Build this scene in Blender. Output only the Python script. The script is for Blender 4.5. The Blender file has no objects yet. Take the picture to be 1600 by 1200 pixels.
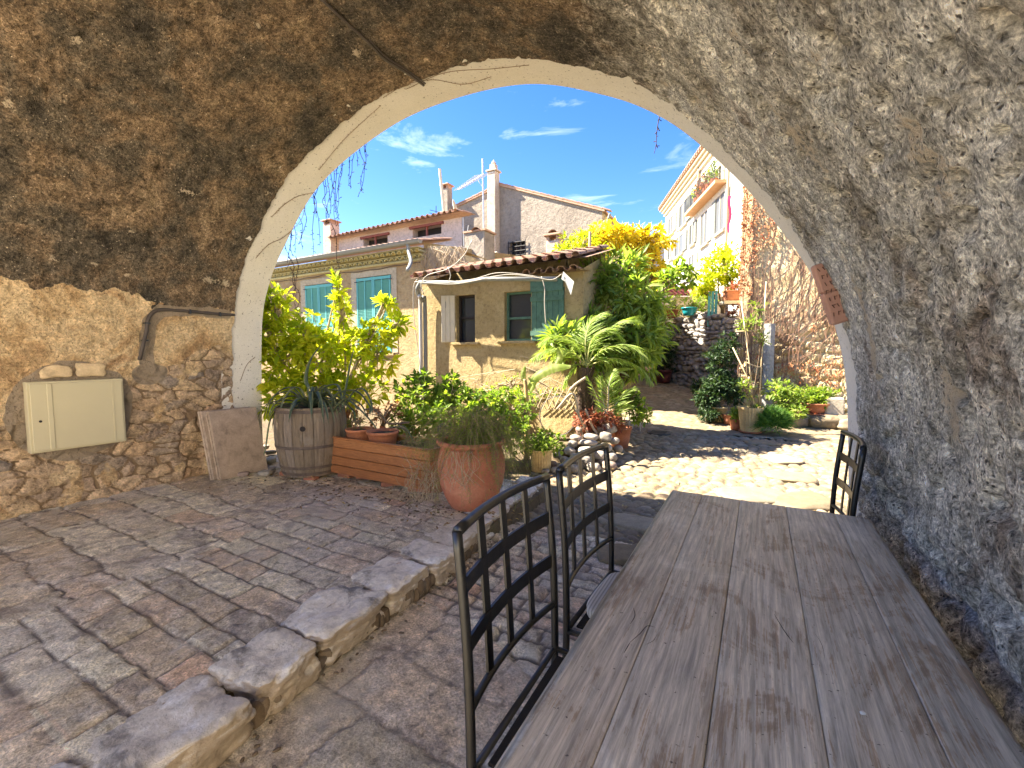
import bpy, math, random
import numpy as np
from math import sin, cos, pi, radians, sqrt, atan, tan
from mathutils import Vector, Matrix, noise as mnoise

# ------------------------------------------------------------------ camera, sky, sun, exposure
S = bpy.context.scene
COL = S.collection
YAW = radians(29.3); PIT = atan(48/689.0); FPX = 689.0; CZ = 1.6
cam_d = bpy.data.cameras.new("camera"); cam = bpy.data.objects.new("camera", cam_d); COL.objects.link(cam)
cam.location = (0, 0, CZ); cam.rotation_euler = (pi/2 - PIT, 0, YAW)
cam_d.sensor_width = 36; cam_d.lens = 36*FPX/1600; cam_d.clip_start = 0.05; cam_d.clip_end = 2000
S.camera = cam
S.render.resolution_x = 1024; S.render.resolution_y = 768

SUN_EL = radians(47); SUN_AZ = radians(20)      # light travels towards +X, turned 20 degrees to +Y
LD = Vector((cos(SUN_EL)*cos(SUN_AZ), cos(SUN_EL)*sin(SUN_AZ), -sin(SUN_EL)))
w = bpy.data.worlds.new("World"); S.world = w; w.use_nodes = True
nt = w.node_tree; nt.nodes.clear()
wo = nt.nodes.new('ShaderNodeOutputWorld'); bg = nt.nodes.new('ShaderNodeBackground'); bg.inputs[1].default_value = 0.06
sky = nt.nodes.new('ShaderNodeTexSky'); sky.sky_type = 'NISHITA'; sky.sun_disc = False
sky.sun_elevation = SUN_EL; sky.sun_rotation = math.atan2(-LD.x, -LD.y)
sky.air_density = 1.0; sky.dust_density = 0.3; sky.ozone_density = 2.0
tc = nt.nodes.new('ShaderNodeTexCoord')
mp = nt.nodes.new('ShaderNodeMapping'); mp.inputs['Scale'].default_value = (1.0, 2.2, 7.0); mp.inputs['Rotation'].default_value = (0.1, 0.25, 0.5)
nz = nt.nodes.new('ShaderNodeTexNoise'); nz.inputs['Scale'].default_value = 2.2; nz.inputs['Detail'].default_value = 9; nz.inputs['Roughness'].default_value = 0.62; nz.inputs['Distortion'].default_value = 0.7
cr = nt.nodes.new('ShaderNodeValToRGB'); cr.color_ramp.elements[0].position = 0.56; cr.color_ramp.elements[1].position = 0.86
cr.color_ramp.elements[0].color = (0, 0, 0, 1); cr.color_ramp.elements[1].color = (0.6, 0.6, 0.6, 1)
mx = nt.nodes.new('ShaderNodeMix'); mx.data_type = 'RGBA'; mx.inputs[7].default_value = (7.5, 8.0, 8.5, 1)
hs = nt.nodes.new('ShaderNodeHueSaturation'); hs.inputs['Saturation'].default_value = 1.36; hs.inputs['Hue'].default_value = 0.517
nt.links.new(tc.outputs['Generated'], mp.inputs[0]); nt.links.new(mp.outputs[0], nz.inputs['Vector'])
nt.links.new(nz.outputs[0], cr.inputs[0]); nt.links.new(cr.outputs[0], mx.inputs[0])
nt.links.new(sky.outputs[0], hs.inputs['Color']); nt.links.new(hs.outputs[0], mx.inputs[6]); nt.links.new(mx.outputs[2], bg.inputs[0]); nt.links.new(bg.outputs[0], wo.inputs[0])
sl = bpy.data.lights.new("sun", 'SUN'); sl.energy = 5.0; sl.angle = radians(0.55); sl.color = (1.0, 0.90, 0.74)
so = bpy.data.objects.new("sun", sl); COL.objects.link(so); so.location = (-20, -6, 30)
so.rotation_euler = LD.to_track_quat('-Z', 'Y').to_euler()
S.view_settings.view_transform = 'Standard'; S.view_settings.look = 'None'; S.view_settings.gamma = 1.0
S.view_settings.exposure = 2.75
S.cycles.max_bounces = 8; S.cycles.diffuse_bounces = 5; S.cycles.transparent_max_bounces = 6

# ------------------------------------------------------------------ helpers: pixel of the 1600x1200 photo -> world point
_F = Vector((-sin(YAW)*cos(PIT), cos(YAW)*cos(PIT), -sin(PIT))); _R = Vector((cos(YAW), sin(YAW), 0)); _U = _R.cross(_F)
_C = Vector((0, 0, CZ))
def ray(x, y): return _F + _R*((x-800)/FPX) - _U*((y-600)/FPX)
def at(x, y, Y): d = ray(x, y); return _C + d*(Y/d.y)
def atx(x, y, X): d = ray(x, y); return _C + d*(X/d.x)
def atz(x, y, z): d = ray(x, y); return _C + d*((z-CZ)/d.z)
def atd(x, y, D): return _C + ray(x, y)*D
RNG = np.random.default_rng(7); random.seed(7)

# ------------------------------------------------------------------ numpy noise
def _hash(ix, iy, iz, s):
    h = (ix.astype(np.int64)*374761393 + iy.astype(np.int64)*668265263 + iz.astype(np.int64)*2147483647 + s*974634777) & 0xffffffff
    h = ((h ^ (h >> 13))*1274126177) & 0xffffffff
    h = ((h ^ (h >> 15))*2246822519) & 0xffffffff
    return ((h ^ (h >> 16)) & 0xffffff)/float(0xffffff)
def vnoise(P, s=0):
    P = np.asarray(P, float); i = np.floor(P).astype(np.int64); f = P - i; f = f*f*(3-2*f); r = 0
    for dx in (0, 1):
        for dy in (0, 1):
            for dz in (0, 1):
                wgt = (f[..., 0] if dx else 1-f[..., 0])*(f[..., 1] if dy else 1-f[..., 1])*(f[..., 2] if dz else 1-f[..., 2])
                r = r + wgt*_hash(i[..., 0]+dx, i[..., 1]+dy, i[..., 2]+dz, s)
    return r*2-1
def fbm(P, sc=1.0, o=4, s=0, rough=0.5):
    P = np.asarray(P, float)*sc; a = 1; t = 0; r = 0
    for k in range(o):
        r = r + a*vnoise(P, s+k); t += a; a *= rough; P = P*2.03
    return r/t
def smooth(a, b, x): t = np.clip((x-a)/(b-a), 0, 1); return t*t*(3-2*t)

# ------------------------------------------------------------------ mesh builder
class MB:
    def __init__(s): s.V = []; s.n = 0; s.L = []; s.Z = []; s.A = []
    def add(s, v, faces, a=None):
        """v (n,3); faces: (m,k) array or list of such arrays; a: scalar or (n,) attribute 'rnd'"""
        v = np.asarray(v, float).reshape(-1, 3)
        if not isinstance(faces, list): faces = [faces]
        for f in faces:
            f = np.asarray(f, np.int64)
            if f.size == 0: continue
            s.L.append((f+s.n).ravel()); s.Z.append(np.full(len(f), f.shape[1], np.int64))
        s.V.append(v); s.n += len(v)
        if a is None: a = random.random()
        s.A.append(np.broadcast_to(np.asarray(a, float), (len(v),)).copy() if np.ndim(a) <= 1 else a)
        return s
    def poly(s, pts, a=None): s.add(pts, np.arange(len(pts))[None, :], a); return s
    def box(s, c, d, rz=0, M=None, a=None, bev=0.0):
        x, y, z = d[0]/2, d[1]/2, d[2]/2
        if bev > 0:
            b = min(bev, x*.9, y*.9, z*.9)
            bm_v = []
            for sx in (-1, 1):
                for sy in (-1, 1):
                    for sz in (-1, 1):
                        bm_v += [(sx*x, sy*(y-b), sz*(z-b)), (sx*(x-b), sy*y, sz*(z-b)), (sx*(x-b), sy*(y-b), sz*z)]
            v = np.array(bm_v)
            def id_(sx, sy, sz, k): return ((sx > 0)*4+(sy > 0)*2+(sz > 0))*3+k
            q = []; t = []
            for sg in (-1, 1):
                for ax, (p, r) in enumerate(((1, 2), (0, 2), (0, 1))):
                    f = []
                    for u_, w_ in ((-1, -1), (1, -1), (1, 1), (-1, 1)):
                        k = [0, 0, 0]; k[ax] = sg; k[p] = u_; k[r] = w_; f.append(id_(*k, ax))
                    if (sg > 0) == (ax == 1): f = f[::-1]
                    q.append(f)
            for ax, (p, r) in enumerate(((1, 2), (0, 2), (0, 1))):
                for a1 in (-1, 1):
                    for a2 in (-1, 1):
                        k = [0, 0, 0]; k[p] = a1; k[r] = a2
                        k0 = list(k); k0[ax] = -1; k1 = list(k); k1[ax] = 1
                        f = [id_(*k0, p), id_(*k1, p), id_(*k1, r), id_(*k0, r)]
                        pc = v[f].mean(0); nn = np.cross(v[f[1]]-v[f[0]], v[f[2]]-v[f[0]])
                        if nn @ pc < 0: f = f[::-1]
                        q.append(f)
            for sx in (-1, 1):
                for sy in (-1, 1):
                    for sz in (-1, 1):
                        f = [id_(sx, sy, sz, 0), id_(sx, sy, sz, 1), id_(sx, sy, sz, 2)]
                        if sx*sy*sz < 0: f = f[::-1]
                        t.append(f)
            fs = [np.array(q), np.array(t)]
        else:
            v = np.array([(sx*x, sy*y, sz*z) for sx in (-1, 1) for sy in (-1, 1) for sz in (-1, 1)])
            fs = np.array([(0, 1, 3, 2), (4, 6, 7, 5), (0, 4, 5, 1), (2, 3, 7, 6), (0, 2, 6, 4), (1, 5, 7, 3)])
        if rz:
            c_, s_ = cos(rz), sin(rz); v = v @ np.array([[c_, s_, 0], [-s_, c_, 0], [0, 0, 1]])
        if M is not None: v = v @ np.array(M.to_3x3()).T
        s.add(v+np.array(c), fs, a); return s
    def tube(s, pts, r, n=8, a=None, cap=True):
        P = np.array([tuple(p) for p in pts], float); m = len(P)
        R = np.broadcast_to(np.asarray(r, float), (m,))
        T = np.gradient(P, axis=0) if m > 2 else np.array([P[1]-P[0]]*2)
        T /= np.linalg.norm(T, axis=1)[:, None]+1e-9
        u = np.cross(T[0], (0, 0, 1) if abs(T[0][2]) < .9 else (1, 0, 0)); u /= np.linalg.norm(u)
        rings = []
        for i in range(m):
            u = u - T[i]*(u @ T[i]); u /= np.linalg.norm(u)+1e-9; w_ = np.cross(T[i], u)
            th = np.arange(n)*2*pi/n
            rings.append(P[i]+R[i]*(np.cos(th)[:, None]*u+np.sin(th)[:, None]*w_))
        V = np.concatenate(rings); j = np.arange(n); k = (j+1) % n
        F = np.concatenate([np.stack([i*n+j, i*n+k, (i+1)*n+k, (i+1)*n+j], 1) for i in range(m-1)])
        fs = [F]
        if cap: fs += [np.arange(n)[::-1][None, :], ((m-1)*n+np.arange(n))[None, :]]
        s.add(V, fs, a); return s
    def cyl(s, p0, p1, r0, r1=None, n=12, a=None): return s.tube([p0, p1], [r0, r0 if r1 is None else r1], n, a)
    def lathe(s, prof, c=(0, 0, 0), n=24, a=None, flute=None, M=None):
        prof = np.array(prof, float); m = len(prof); th = np.arange(n)*2*pi/n
        rr = prof[:, 0][:, None]*np.ones(n)
        if flute: rr = rr*(1+flute[1]*np.cos(th*flute[0]))[None, :]
        V = np.stack([rr*np.cos(th), rr*np.sin(th), prof[:, 1][:, None]*np.ones(n)], -1).reshape(-1, 3)
        if M is not None: V = V @ np.array(M.to_3x3()).T
        j = np.arange(n); k = (j+1) % n
        F = np.concatenate([np.stack([i*n+j, i*n+k, (i+1)*n+k, (i+1)*n+j], 1) for i in range(m-1)])
        s.add(V+np.array(c), F, a); return s
    def grid(s, P, a=None, flip=False):
        """P (m,n,3) grid of points"""
        m, n = P.shape[:2]; i = np.arange(m-1)[:, None]*n+np.arange(n-1)[None, :]; i = i.ravel()
        F = np.stack([i, i+1, i+n+1, i+n], 1)
        if flip: F = F[:, ::-1]
        s.add(P.reshape(-1, 3), F, None if a is None else np.asarray(a).ravel() if np.ndim(a) else a); return s
    def build(s, name, mat, parent=None, smooth_=False, attrs=None):
        me = bpy.data.meshes.new(name)
        V = np.concatenate(s.V); L = np.concatenate(s.L); Z = np.concatenate(s.Z)
        me.vertices.add(len(V)); me.vertices.foreach_set('co', V.ravel())
        me.loops.add(len(L)); me.loops.foreach_set('vertex_index', L.astype(np.int32))
        me.polygons.add(len(Z)); st = np.concatenate([[0], np.cumsum(Z)[:-1]])
        me.polygons.foreach_set('loop_start', st.astype(np.int32))
        if smooth_: me.polygons.foreach_set('use_smooth', np.ones(len(Z), bool))
        at_ = me.attributes.new('rnd', 'FLOAT', 'POINT'); at_.data.foreach_set('value', np.concatenate(s.A).astype(np.float32))
        if attrs:
            for k, v in attrs.items():
                q = me.attributes.new(k, 'FLOAT', 'POINT'); q.data.foreach_set('value', np.asarray(v, np.float32).ravel())
        me.update(); me.validate()
        if not smooth_: me.shade_flat()
        if mat: me.materials.append(mat)
        o = bpy.data.objects.new(name, me); COL.objects.link(o)
        if parent is not None:
            o.parent = parent; o.location = -Vector(parent.location) if parent.type == 'EMPTY' else (0, 0, 0)
            if parent.parent is None and parent.type != 'EMPTY': pass
        return o
def tag(o, label=None, cat=None, group=None, kind=None):
    if label: o['label'] = label
    if cat: o['category'] = cat
    if group: o['group'] = group
    if kind: o['kind'] = kind
    return o
def thing(name, label, cat, loc=(0, 0, 0), group=None):
    o = bpy.data.objects.new(name, None); COL.objects.link(o); o.location = loc; o.empty_display_size = .1
    return tag(o, label, cat, group)
def copy_tree(o, loc, label=None, rz=None, parent=None, scale=None):
    c = o.copy(); COL.objects.link(c)
    if parent is None:
        c.location = loc
        if rz is not None: c.rotation_euler = (0, 0, rz)
        if scale: c.scale = (scale,)*3
        if label: c['label'] = label
    else: c.parent = parent
    for ch in list(o.children): copy_tree(ch, None, parent=c)
    return c

# ------------------------------------------------------------------ shape helpers
def cubesphere(n, k):
    g = np.linspace(-1, 1, n); A, B = np.meshgrid(g, g, indexing='ij'); one = np.ones_like(A); vs = []; fs = []; off = 0
    i = (np.arange(n-1)[:, None]*n+np.arange(n-1)[None, :]).ravel(); F = np.stack([i, i+n, i+n+1, i+1], 1)
    for ax in range(3):
        for sg in (-1, 1):
            c = [None]*3; c[ax] = one*sg; c[(ax+1) % 3] = A; c[(ax+2) % 3] = B
            v = np.stack(c, -1).reshape(-1, 3); vs.append(v); fs.append((F if sg > 0 else F[:, ::-1])+off); off += len(v)
    v = np.concatenate(vs); v = v/(np.sum(np.abs(v)**k, 1)**(1.0/k))[:, None]
    return v, np.concatenate(fs)
_cs = {}
def rock(mb, c, d, rz=0, k=5, n=6, amp=.06, seed=None, tilt=(0, 0), a=None, amp2=0):
    if (n, k) not in _cs: _cs[(n, k)] = cubesphere(n, k)
    v, f = _cs[(n, k)]
    sd = random.random()*1000 if seed is None else seed
    v = v*(1+amp*2.2*fbm(v+sd, 1.1, 3, 5))[:, None]
    if amp2: v = v*(1+amp2*fbm(v+sd, 4.5, 4, 9))[:, None]
    v = v*np.array(d)/2
    M = Matrix.Rotation(rz, 3, 'Z') @ Matrix.Rotation(tilt[0], 3, 'X') @ Matrix.Rotation(tilt[1], 3, 'Y')
    v = v @ np.array(M).T
    mb.add(v+np.array(c), f, random.random() if a is None else a)
def spline(pts, n=12):
    P = [np.array(tuple(p), float) for p in pts]; P = [2*P[0]-P[1]]+P+[2*P[-1]-P[-2]]; out = []
    for i in range(1, len(P)-2):
        for t in np.arange(n)/n:
            a, b, c, d = P[i-1:i+3]
            out.append(.5*((2*b)+(-a+c)*t+(2*a-5*b+4*c-d)*t*t+(-a+3*b-3*c+d)*t**3))
    out.append(P[-2]); return np.array(out)
def nrm(a): return a/(np.linalg.norm(a, axis=-1, keepdims=True)+1e-9)
def leaf_mesh(mb, B, D, Nn, L, W, K=3, droop=.25, fold=.2, prof=None, rnd=None):
    """many leaves: base B, direction D, normal Nn (N,3); lengths L, widths W"""
    N = len(B); D = nrm(D); Sd = nrm(np.cross(D, Nn)); Nn = np.cross(Sd, D)
    L = np.broadcast_to(L, (N,)); W = np.broadcast_to(W, (N,))
    if rnd is None: rnd = RNG.random(N)
    t = np.linspace(0, 1, K+1)
    if prof is None: prof = np.sin(pi*np.clip(t*.9+.06, 0, 1))**.9; prof[-1] = .02
    cs = []
    for k in range(K+1):
        c = B+D*(L*t[k])[:, None]-Nn*(L*droop*t[k]**2)[:, None]*1.0
        w_ = (W*.5*prof[k])[:, None]
        cs += [c-Sd*w_+Nn*w_*fold*2, c, c+Sd*w_+Nn*w_*fold*2]
    V = np.stack(cs, 1); m = 3*(K+1); base = (np.arange(N)*m)[:, None, None]
    q = []
    for k in range(K):
        for j in (0, 1): q.append([3*k+j, 3*k+j+1, 3*k+j+4, 3*k+j+3])
    F = (np.array(q)[None]+base).reshape(-1, 4)
    mb.add(V.reshape(-1, 3), F, np.repeat(rnd, m))
def rand_unit(n): return nrm(RNG.normal(size=(n, 3)))
def crown(mb, clumps, tips, per, L, W, K=2, droop=.3, spread=.8, up=.3, wood=None, base=None, r0=.04, twig=.006):
    """clumps: list of (centre, radii, weight). twigs with whorls of leaves; wood: MB for branches"""
    tot = sum(c[2] for c in clumps)
    for c, rad, wt in clumps:
        c = np.array(tuple(c), float); rad = np.array(rad, float); n = max(2, int(tips*wt/tot))
        u = rand_unit(n); rr = (RNG.random(n)**.45)[:, None]
        off = u*rr*rad*(1+.35*fbm(u*1.7+c, 1.3, 2, 3))[:, None]
        T = c+off; dirs = nrm(off/rad+np.array((0, 0, up))+RNG.normal(size=(n, 3))*.35)
        if wood is not None:
            b = np.array(tuple(base if base is not None else c-np.array((0, 0, rad[2]))), float)
            mid = (b+c)/2+RNG.normal(size=3)*.06*np.linalg.norm(c-b)
            wood.tube(spline([b, mid, c], 5), np.linspace(r0, r0*.35, 11), 6)
            for i in range(0, n, max(1, n//14)):
                wood.tube(spline([c-(c-b)*.25*random.random(), (c+T[i])/2+RNG.normal(size=3)*.02, T[i]], 3), np.linspace(max(twig*1.8, r0*.3), twig*.5, 7), 4)
        Bp = np.repeat(T, per, 0); Dd = np.repeat(dirs, per, 0)
        Dd = nrm(Dd+RNG.normal(size=Dd.shape)*spread); Bp = Bp+Dd*RNG.random((len(Bp), 1))*L*.35
        Nn = nrm(np.array((0, 0, 1.))+RNG.normal(size=Dd.shape)*.45)
        l = L*(.6+.6*RNG.random(len(Bp)))
        leaf_mesh(mb, Bp, Dd, Nn, l, W*l/L, K, droop, .18, rnd=np.clip(np.repeat(RNG.random(n), per)*.6+RNG.random(len(Bp))*.4, 0, 1))

# ------------------------------------------------------------------ materials
class NT:
    def __init__(s, name):
        s.m = bpy.data.materials.new(name); s.m.use_nodes = True; s.t = s.m.node_tree; s.t.nodes.clear()
        s.out = s.t.nodes.new('ShaderNodeOutputMaterial'); s.c = None
    def n(s, ty, **k):
        o = s.t.nodes.new('ShaderNode'+ty)
        for a, b in k.items():
            if a.startswith('i_'):
                key = a[2:]; key = int(key) if key.isdigit() else key.replace('_', ' ')
                if isinstance(b, bpy.types.NodeSocket): s.t.links.new(b, o.inputs[key])
                else: o.inputs[key].default_value = b
            else: setattr(o, a, b)
        return o
    def co(s):
        if not s.c: s.c = s.n('TexCoord').outputs['Object']
        return s.c
    def map(s, sc=(1, 1, 1), rot=(0, 0, 0), v=None): return s.n('Mapping', i_0=v or s.co(), i_Scale=sc, i_Rotation=rot).outputs[0]
    def noise(s, sc, det=6, rough=.6, v=None, dist=0): return s.n('TexNoise', i_Vector=v or s.co(), i_Scale=sc, i_Detail=det, i_Roughness=rough, i_Distortion=dist).outputs[0]
    def vor(s, sc, v=None, feat='F1', out=0): return s.n('TexVoronoi', feature=feat, i_Vector=v or s.co(), i_Scale=sc).outputs[out]
    def ramp(s, f, stops, interp='LINEAR'):
        r = s.n('ValToRGB', i_0=f); e = r.color_ramp; e.interpolation = interp
        while len(e.elements) < len(stops): e.elements.new(.5)
        for el, (p, c) in zip(e.elements, stops):
            el.position = p; el.color = (*(c if hasattr(c, '__len__') else (c, c, c)), 1)[:4]
        return r.outputs[0]
    def mix(s, f, a, b, mode='MIX'):
        o = s.t.nodes.new('ShaderNodeMix'); o.data_type = 'RGBA'; o.blend_type = mode
        for k, v in ((0, f), (6, a), (7, b)):
            if isinstance(v, bpy.types.NodeSocket): s.t.links.new(v, o.inputs[k])
            else: o.inputs[k].default_value = v if k == 0 else (*v, 1)[:4]
        return o.outputs[2]
    def math(s, op, a, b=0, c=0, clamp=False):
        o = s.t.nodes.new('ShaderNodeMath'); o.operation = op; o.use_clamp = clamp
        for k, v in ((0, a), (1, b), (2, c)):
            if isinstance(v, bpy.types.NodeSocket): s.t.links.new(v, o.inputs[k])
            else: o.inputs[k].default_value = v
        return o.outputs[0]
    def attr(s, name='rnd'): return s.n('Attribute', attribute_name=name).outputs['Fac']
    def bump(s, h, d=.01, st=1.0, n=None):
        o = s.n('Bump', i_Height=h, i_Distance=d, i_Strength=st)
        if n is not None: s.t.links.new(n, o.inputs['Normal'])
        return o.outputs[0]
    def fin(s, col, rough=.85, bump=None, metal=0, spec=.35, trans=None):
        p = s.n('BsdfPrincipled')
        for k, v in (('Base Color', col), ('Roughness', rough), ('Metallic', metal), ('Specular IOR Level', spec), ('Normal', bump)):
            if v is None: continue
            if isinstance(v, bpy.types.NodeSocket): s.t.links.new(v, p.inputs[k])
            else: p.inputs[k].default_value = (*v, 1)[:4] if k == 'Base Color' else v
        sh = p.outputs[0]
        if trans:
            tr = s.n('BsdfTranslucent'); mxs = s.n('MixShader', i_0=trans[0])
            c2 = s.mix(1.0, col, trans[1], 'MULTIPLY') if True else col
            s.t.links.new(c2, tr.inputs[0]); s.t.links.new(sh, mxs.inputs[1]); s.t.links.new(tr.outputs[0], mxs.inputs[2]); sh = mxs.outputs[0]
        s.t.links.new(sh, s.out.inputs[0]); return s.m
def leafmat(name, cols, tr=.4, trc=(1.3, 1.35, .6), rough=.5):
    m = NT(name); c = m.ramp(m.attr(), [(i/(len(cols)-1), q) for i, q in enumerate(cols)])
    c = m.mix(.35, c, m.ramp(m.noise(35, 2), [(.3, .45), (.7, 1.0)]), 'MULTIPLY')
    return m.fin(c, rough, trans=(tr, trc), spec=.3)
def plain(name, col, rough=.6, metal=0, var=.25, sc=8, bump=.002, spec=.4, bs=40):
    m = NT(name); a = m.noise(sc, 6, .65)
    c = m.mix(a, tuple(x*(1-var) for x in col), tuple(min(1, x*(1+var)) for x in col))
    return m.fin(c, rough, m.bump(m.noise(bs, 5, .7), bump) if bump else None, metal, spec)
def stucco(name, cols, sc=1.2, bump=.02, fine=14, extra=None):
    m = NT(name); a = m.noise(sc, 9, .68, dist=.6); b = m.noise(fine, 8, .75)
    c = m.ramp(a, [(.3+.4*i/(len(cols)-1), q) for i, q in enumerate(cols)])
    c = m.mix(.7, c, m.ramp(b, [(.32, .45), (.5, .95), (.7, 1.15)]), 'MULTIPLY')
    if extra:
        f = m.ramp(m.noise(extra[0], 7, .65), [(extra[1], 0), (extra[1]+.04, 1)]); c = m.mix(f, c, extra[2])
    return m.fin(c, .95, m.bump(b, bump), spec=.15)
def stonemat(name, cols, sc=6, bump=.01, moss=None, spec=.3, rough=.85):
    m = NT(name); c = m.ramp(m.attr(), [(i/(len(cols)-1), q) for i, q in enumerate(cols)])
    n1 = m.noise(sc, 9, .7, dist=.4); n2 = m.noise(sc*9, 6, .7)
    c = m.mix(.75, c, m.ramp(n1, [(.3, .42), (.5, .9), (.72, 1.2)]), 'MULTIPLY')
    c = m.mix(.45, c, m.ramp(n2, [(.3, .5), (.7, 1.15)]), 'MULTIPLY')
    if moss: c = m.mix(m.ramp(m.noise(sc*.4, 8, .7), [(.55, 0), (.66, .85)]), c, moss)
    return m.fin(c, rough, m.bump(m.mix(.4, n1, n2), bump), spec=spec)
M = {}
def voro(P, s=0, jit=.8):
    """2-D jittered voronoi: returns edge distance-ish (F2-F1), F1, cell random"""
    P = np.asarray(P, float); i = np.floor(P).astype(np.int64); f = P-i
    d1 = np.full(P.shape[:-1], 9.); d2 = d1.copy(); idr = d1*0; z = np.zeros_like(i[..., 0])
    for dx in (-1, 0, 1):
        for dy in (-1, 0, 1):
            a, b = i[..., 0]+dx, i[..., 1]+dy
            px = dx+.5+(_hash(a, b, z, s)-.5)*jit; py = dy+.5+(_hash(a, b, z, s+11)-.5)*jit
            d = np.sqrt((px-f[..., 0])**2+(py-f[..., 1])**2); r = _hash(a, b, z, s+23)
            c = d < d1; d2 = np.where(c, d1, np.minimum(d2, d)); idr = np.where(c, r, idr); d1 = np.where(c, d, d1)
    return d2-d1, d1, idr

# ================================================================== ground and sky-lit setting
def ramp_z(X, Y):
    d = -0.489*X+0.872*Y; r = 0.872*X+0.489*Y
    return 0.12*np.clip(d-9.3, 0, 14)*smooth(.3, 1.6, r)
# materials of the paving
m = NT('paving stone'); rd = m.attr(); jt = m.attr('joint')
c = m.ramp(rd, [(0, (.46, .385, .25)), (.25, (.62, .46, .30)), (.5, (.59, .515, .35)), (.72, (.78, .68, .47)), (.9, (.58, .37, .23)), (1, (.53, .485, .35))])
n1 = m.noise(2.2, 9, .7, dist=.5); n2 = m.noise(16, 9, .75, dist=.3); n3 = m.noise(90, 5, .7)
c = m.mix(m.ramp(n1, [(.44, 0), (.58, .7)]), c, (.58, .51, .41))
c = m.mix(m.ramp(m.noise(3.1, 8, .7, dist=.6), [(.38, .75), (.47, 0)]), c, (.27, .22, .175))
c = m.mix(.95, c, m.ramp(n2, [(.32, .30), (.46, .85), (.56, 1.1), (.70, 1.7)]), 'MULTIPLY')
c = m.mix(.75, c, m.ramp(n3, [(.34, .4), (.66, 1.5)]), 'MULTIPLY')
c = m.mix(m.ramp(m.noise(1.3, 8, .7), [(.52, 0), (.62, .5)]), c, (.50, .46, .36))
c = m.mix(m.math('MULTIPLY', jt, .9), c, (.12, .095, .07))
M['paving'] = m.fin(c, m.ramp(n2, [(.3, .45), (.7, .75)]), m.bump(m.mix(.4, n2, n3), .022), spec=.4)
m = NT('cobbles'); rd = m.attr(); jt = m.attr('joint')
c = m.ramp(rd, [(0, (.20, .155, .095)), (.3, (.28, .22, .135)), (.6, (.23, .165, .105)), (.85, (.34, .28, .185)), (1, (.19, .16, .12))])
n2 = m.noise(9, 8, .7); n3 = m.noise(60, 5, .7)
c = m.mix(.7, c, m.ramp(n2, [(.3, .55), (.7, 1.2)]), 'MULTIPLY')
c = m.mix(.4, c, m.ramp(n3, [(.3, .6), (.7, 1.2)]), 'MULTIPLY')
grass = m.mix(m.noise(30, 4), (.05, .07, .02), (.13, .11, .06))
c = m.mix(m.math('MULTIPLY', jt, m.ramp(m.noise(1.1, 6, .6), [(.35, .55), (.6, 1)])), c, grass)
M['cobble'] = m.fin(c, .8, m.bump(m.mix(.5, n2, n3), .01), spec=.3)
M['soil'] = stucco('garden soil', [(.09, .065, .04), (.16, .12, .075), (.12, .11, .05)], 2, .03, 20)
M['earth'] = stucco('dry ground', [(.20, .17, .12), (.28, .24, .17)], 1, .02, 12)

b = MB(); g = 600.0
b.grid(np.array([[(-g, -g, -.12), (g, -g, -.12)], [(-g, g, -.12), (g, g, -.12)]]).transpose(1, 0, 2), flip=True)
tag(b.build('ground', M['earth']), kind='structure')

b = MB(); b.box((-3.0, -6.6, -.03), (13.0, 10.6, .06)); tag(b.build('rear_bounce_paving', stucco('pale bounce paving', [(.58, .52, .42), (.68, .62, .50)], 2, .01)), kind='structure')  # added unseen pale ground, bounces sunlight up into the vault
yw_ = thing('rear_bounce_wall', 'added tall white wall out of view behind the passage, bouncing sunlight into the vault', 'wall', (2.9, -5, 0))  # added unseen white wall, reflects the sun into the vault from behind
b = MB(); b.box((2.9, -6.2, 3.0), (.4, 10.4, 6.2), bev=.02); b.build('wall', plain('white bounce render', (.80, .76, .68), .9, 0, .06, 2, .004), yw_)
b = MB(); b.box((2.9, -6.2, 6.16), (.6, 10.6, .12), bev=.02); b.build('coping', M['earth'], yw_)

def pave_rect(X, Y, seed, rowh, lens, wob=.012, jw=.012):
    """courses along X, stacked along Y; returns height, rnd, joint"""
    rs = np.random.default_rng(seed)
    P = np.stack([X, Y, X*0], -1)
    Xw = X+wob*1.5*fbm(P, 2.5, 3, seed)+.7*wob*fbm(P, 14, 3, seed+3); Yw = Y+wob*1.5*fbm(P, 2.5, 3, seed+7)+.7*wob*fbm(P, 14, 3, seed+5)
    y0 = Y.min()-.3; hs = rowh[0]+(rowh[1]-rowh[0])*rs.random(400); yb = y0+np.concatenate([[0], np.cumsum(hs)])
    ri = np.clip(np.searchsorted(yb, Yw)-1, 0, 398); dy = np.minimum(Yw-yb[ri], yb[ri+1]-Yw)
    x0 = X.min()-1.5; rnd = np.zeros_like(X); dx = np.ones_like(X); cid = np.zeros(X.shape, int); tx = X*0; cxm = X*0
    for r in np.unique(ri):
        q = ri == r; ls = lens[0]+(lens[1]-lens[0])*rs.random(200); xb = x0+rs.random()*.5+np.concatenate([[0], np.cumsum(ls)])
        ci = np.clip(np.searchsorted(xb, Xw[q])-1, 0, 198); dx[q] = np.minimum(Xw[q]-xb[ci], xb[ci+1]-Xw[q])
        rv = rs.random(200); tv = rs.normal(size=200); rnd[q] = rv[ci]; tx[q] = tv[ci]
    d = np.minimum(dx, dy); j = 1-smooth(jw*.35, jw, d)
    edge = smooth(jw*.3, jw*1.7, d)
    h = -.013*(1-edge)+.003*(tx)*edge+.010*fbm(P, 5, 3, seed+9)+.007*fbm(P, 22, 3, seed+12)*edge
    return h, rnd, j

def kerb_x(Y): return -1.80-.075*(Y-.7)+.02*np.sin(Y*3.1)
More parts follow.
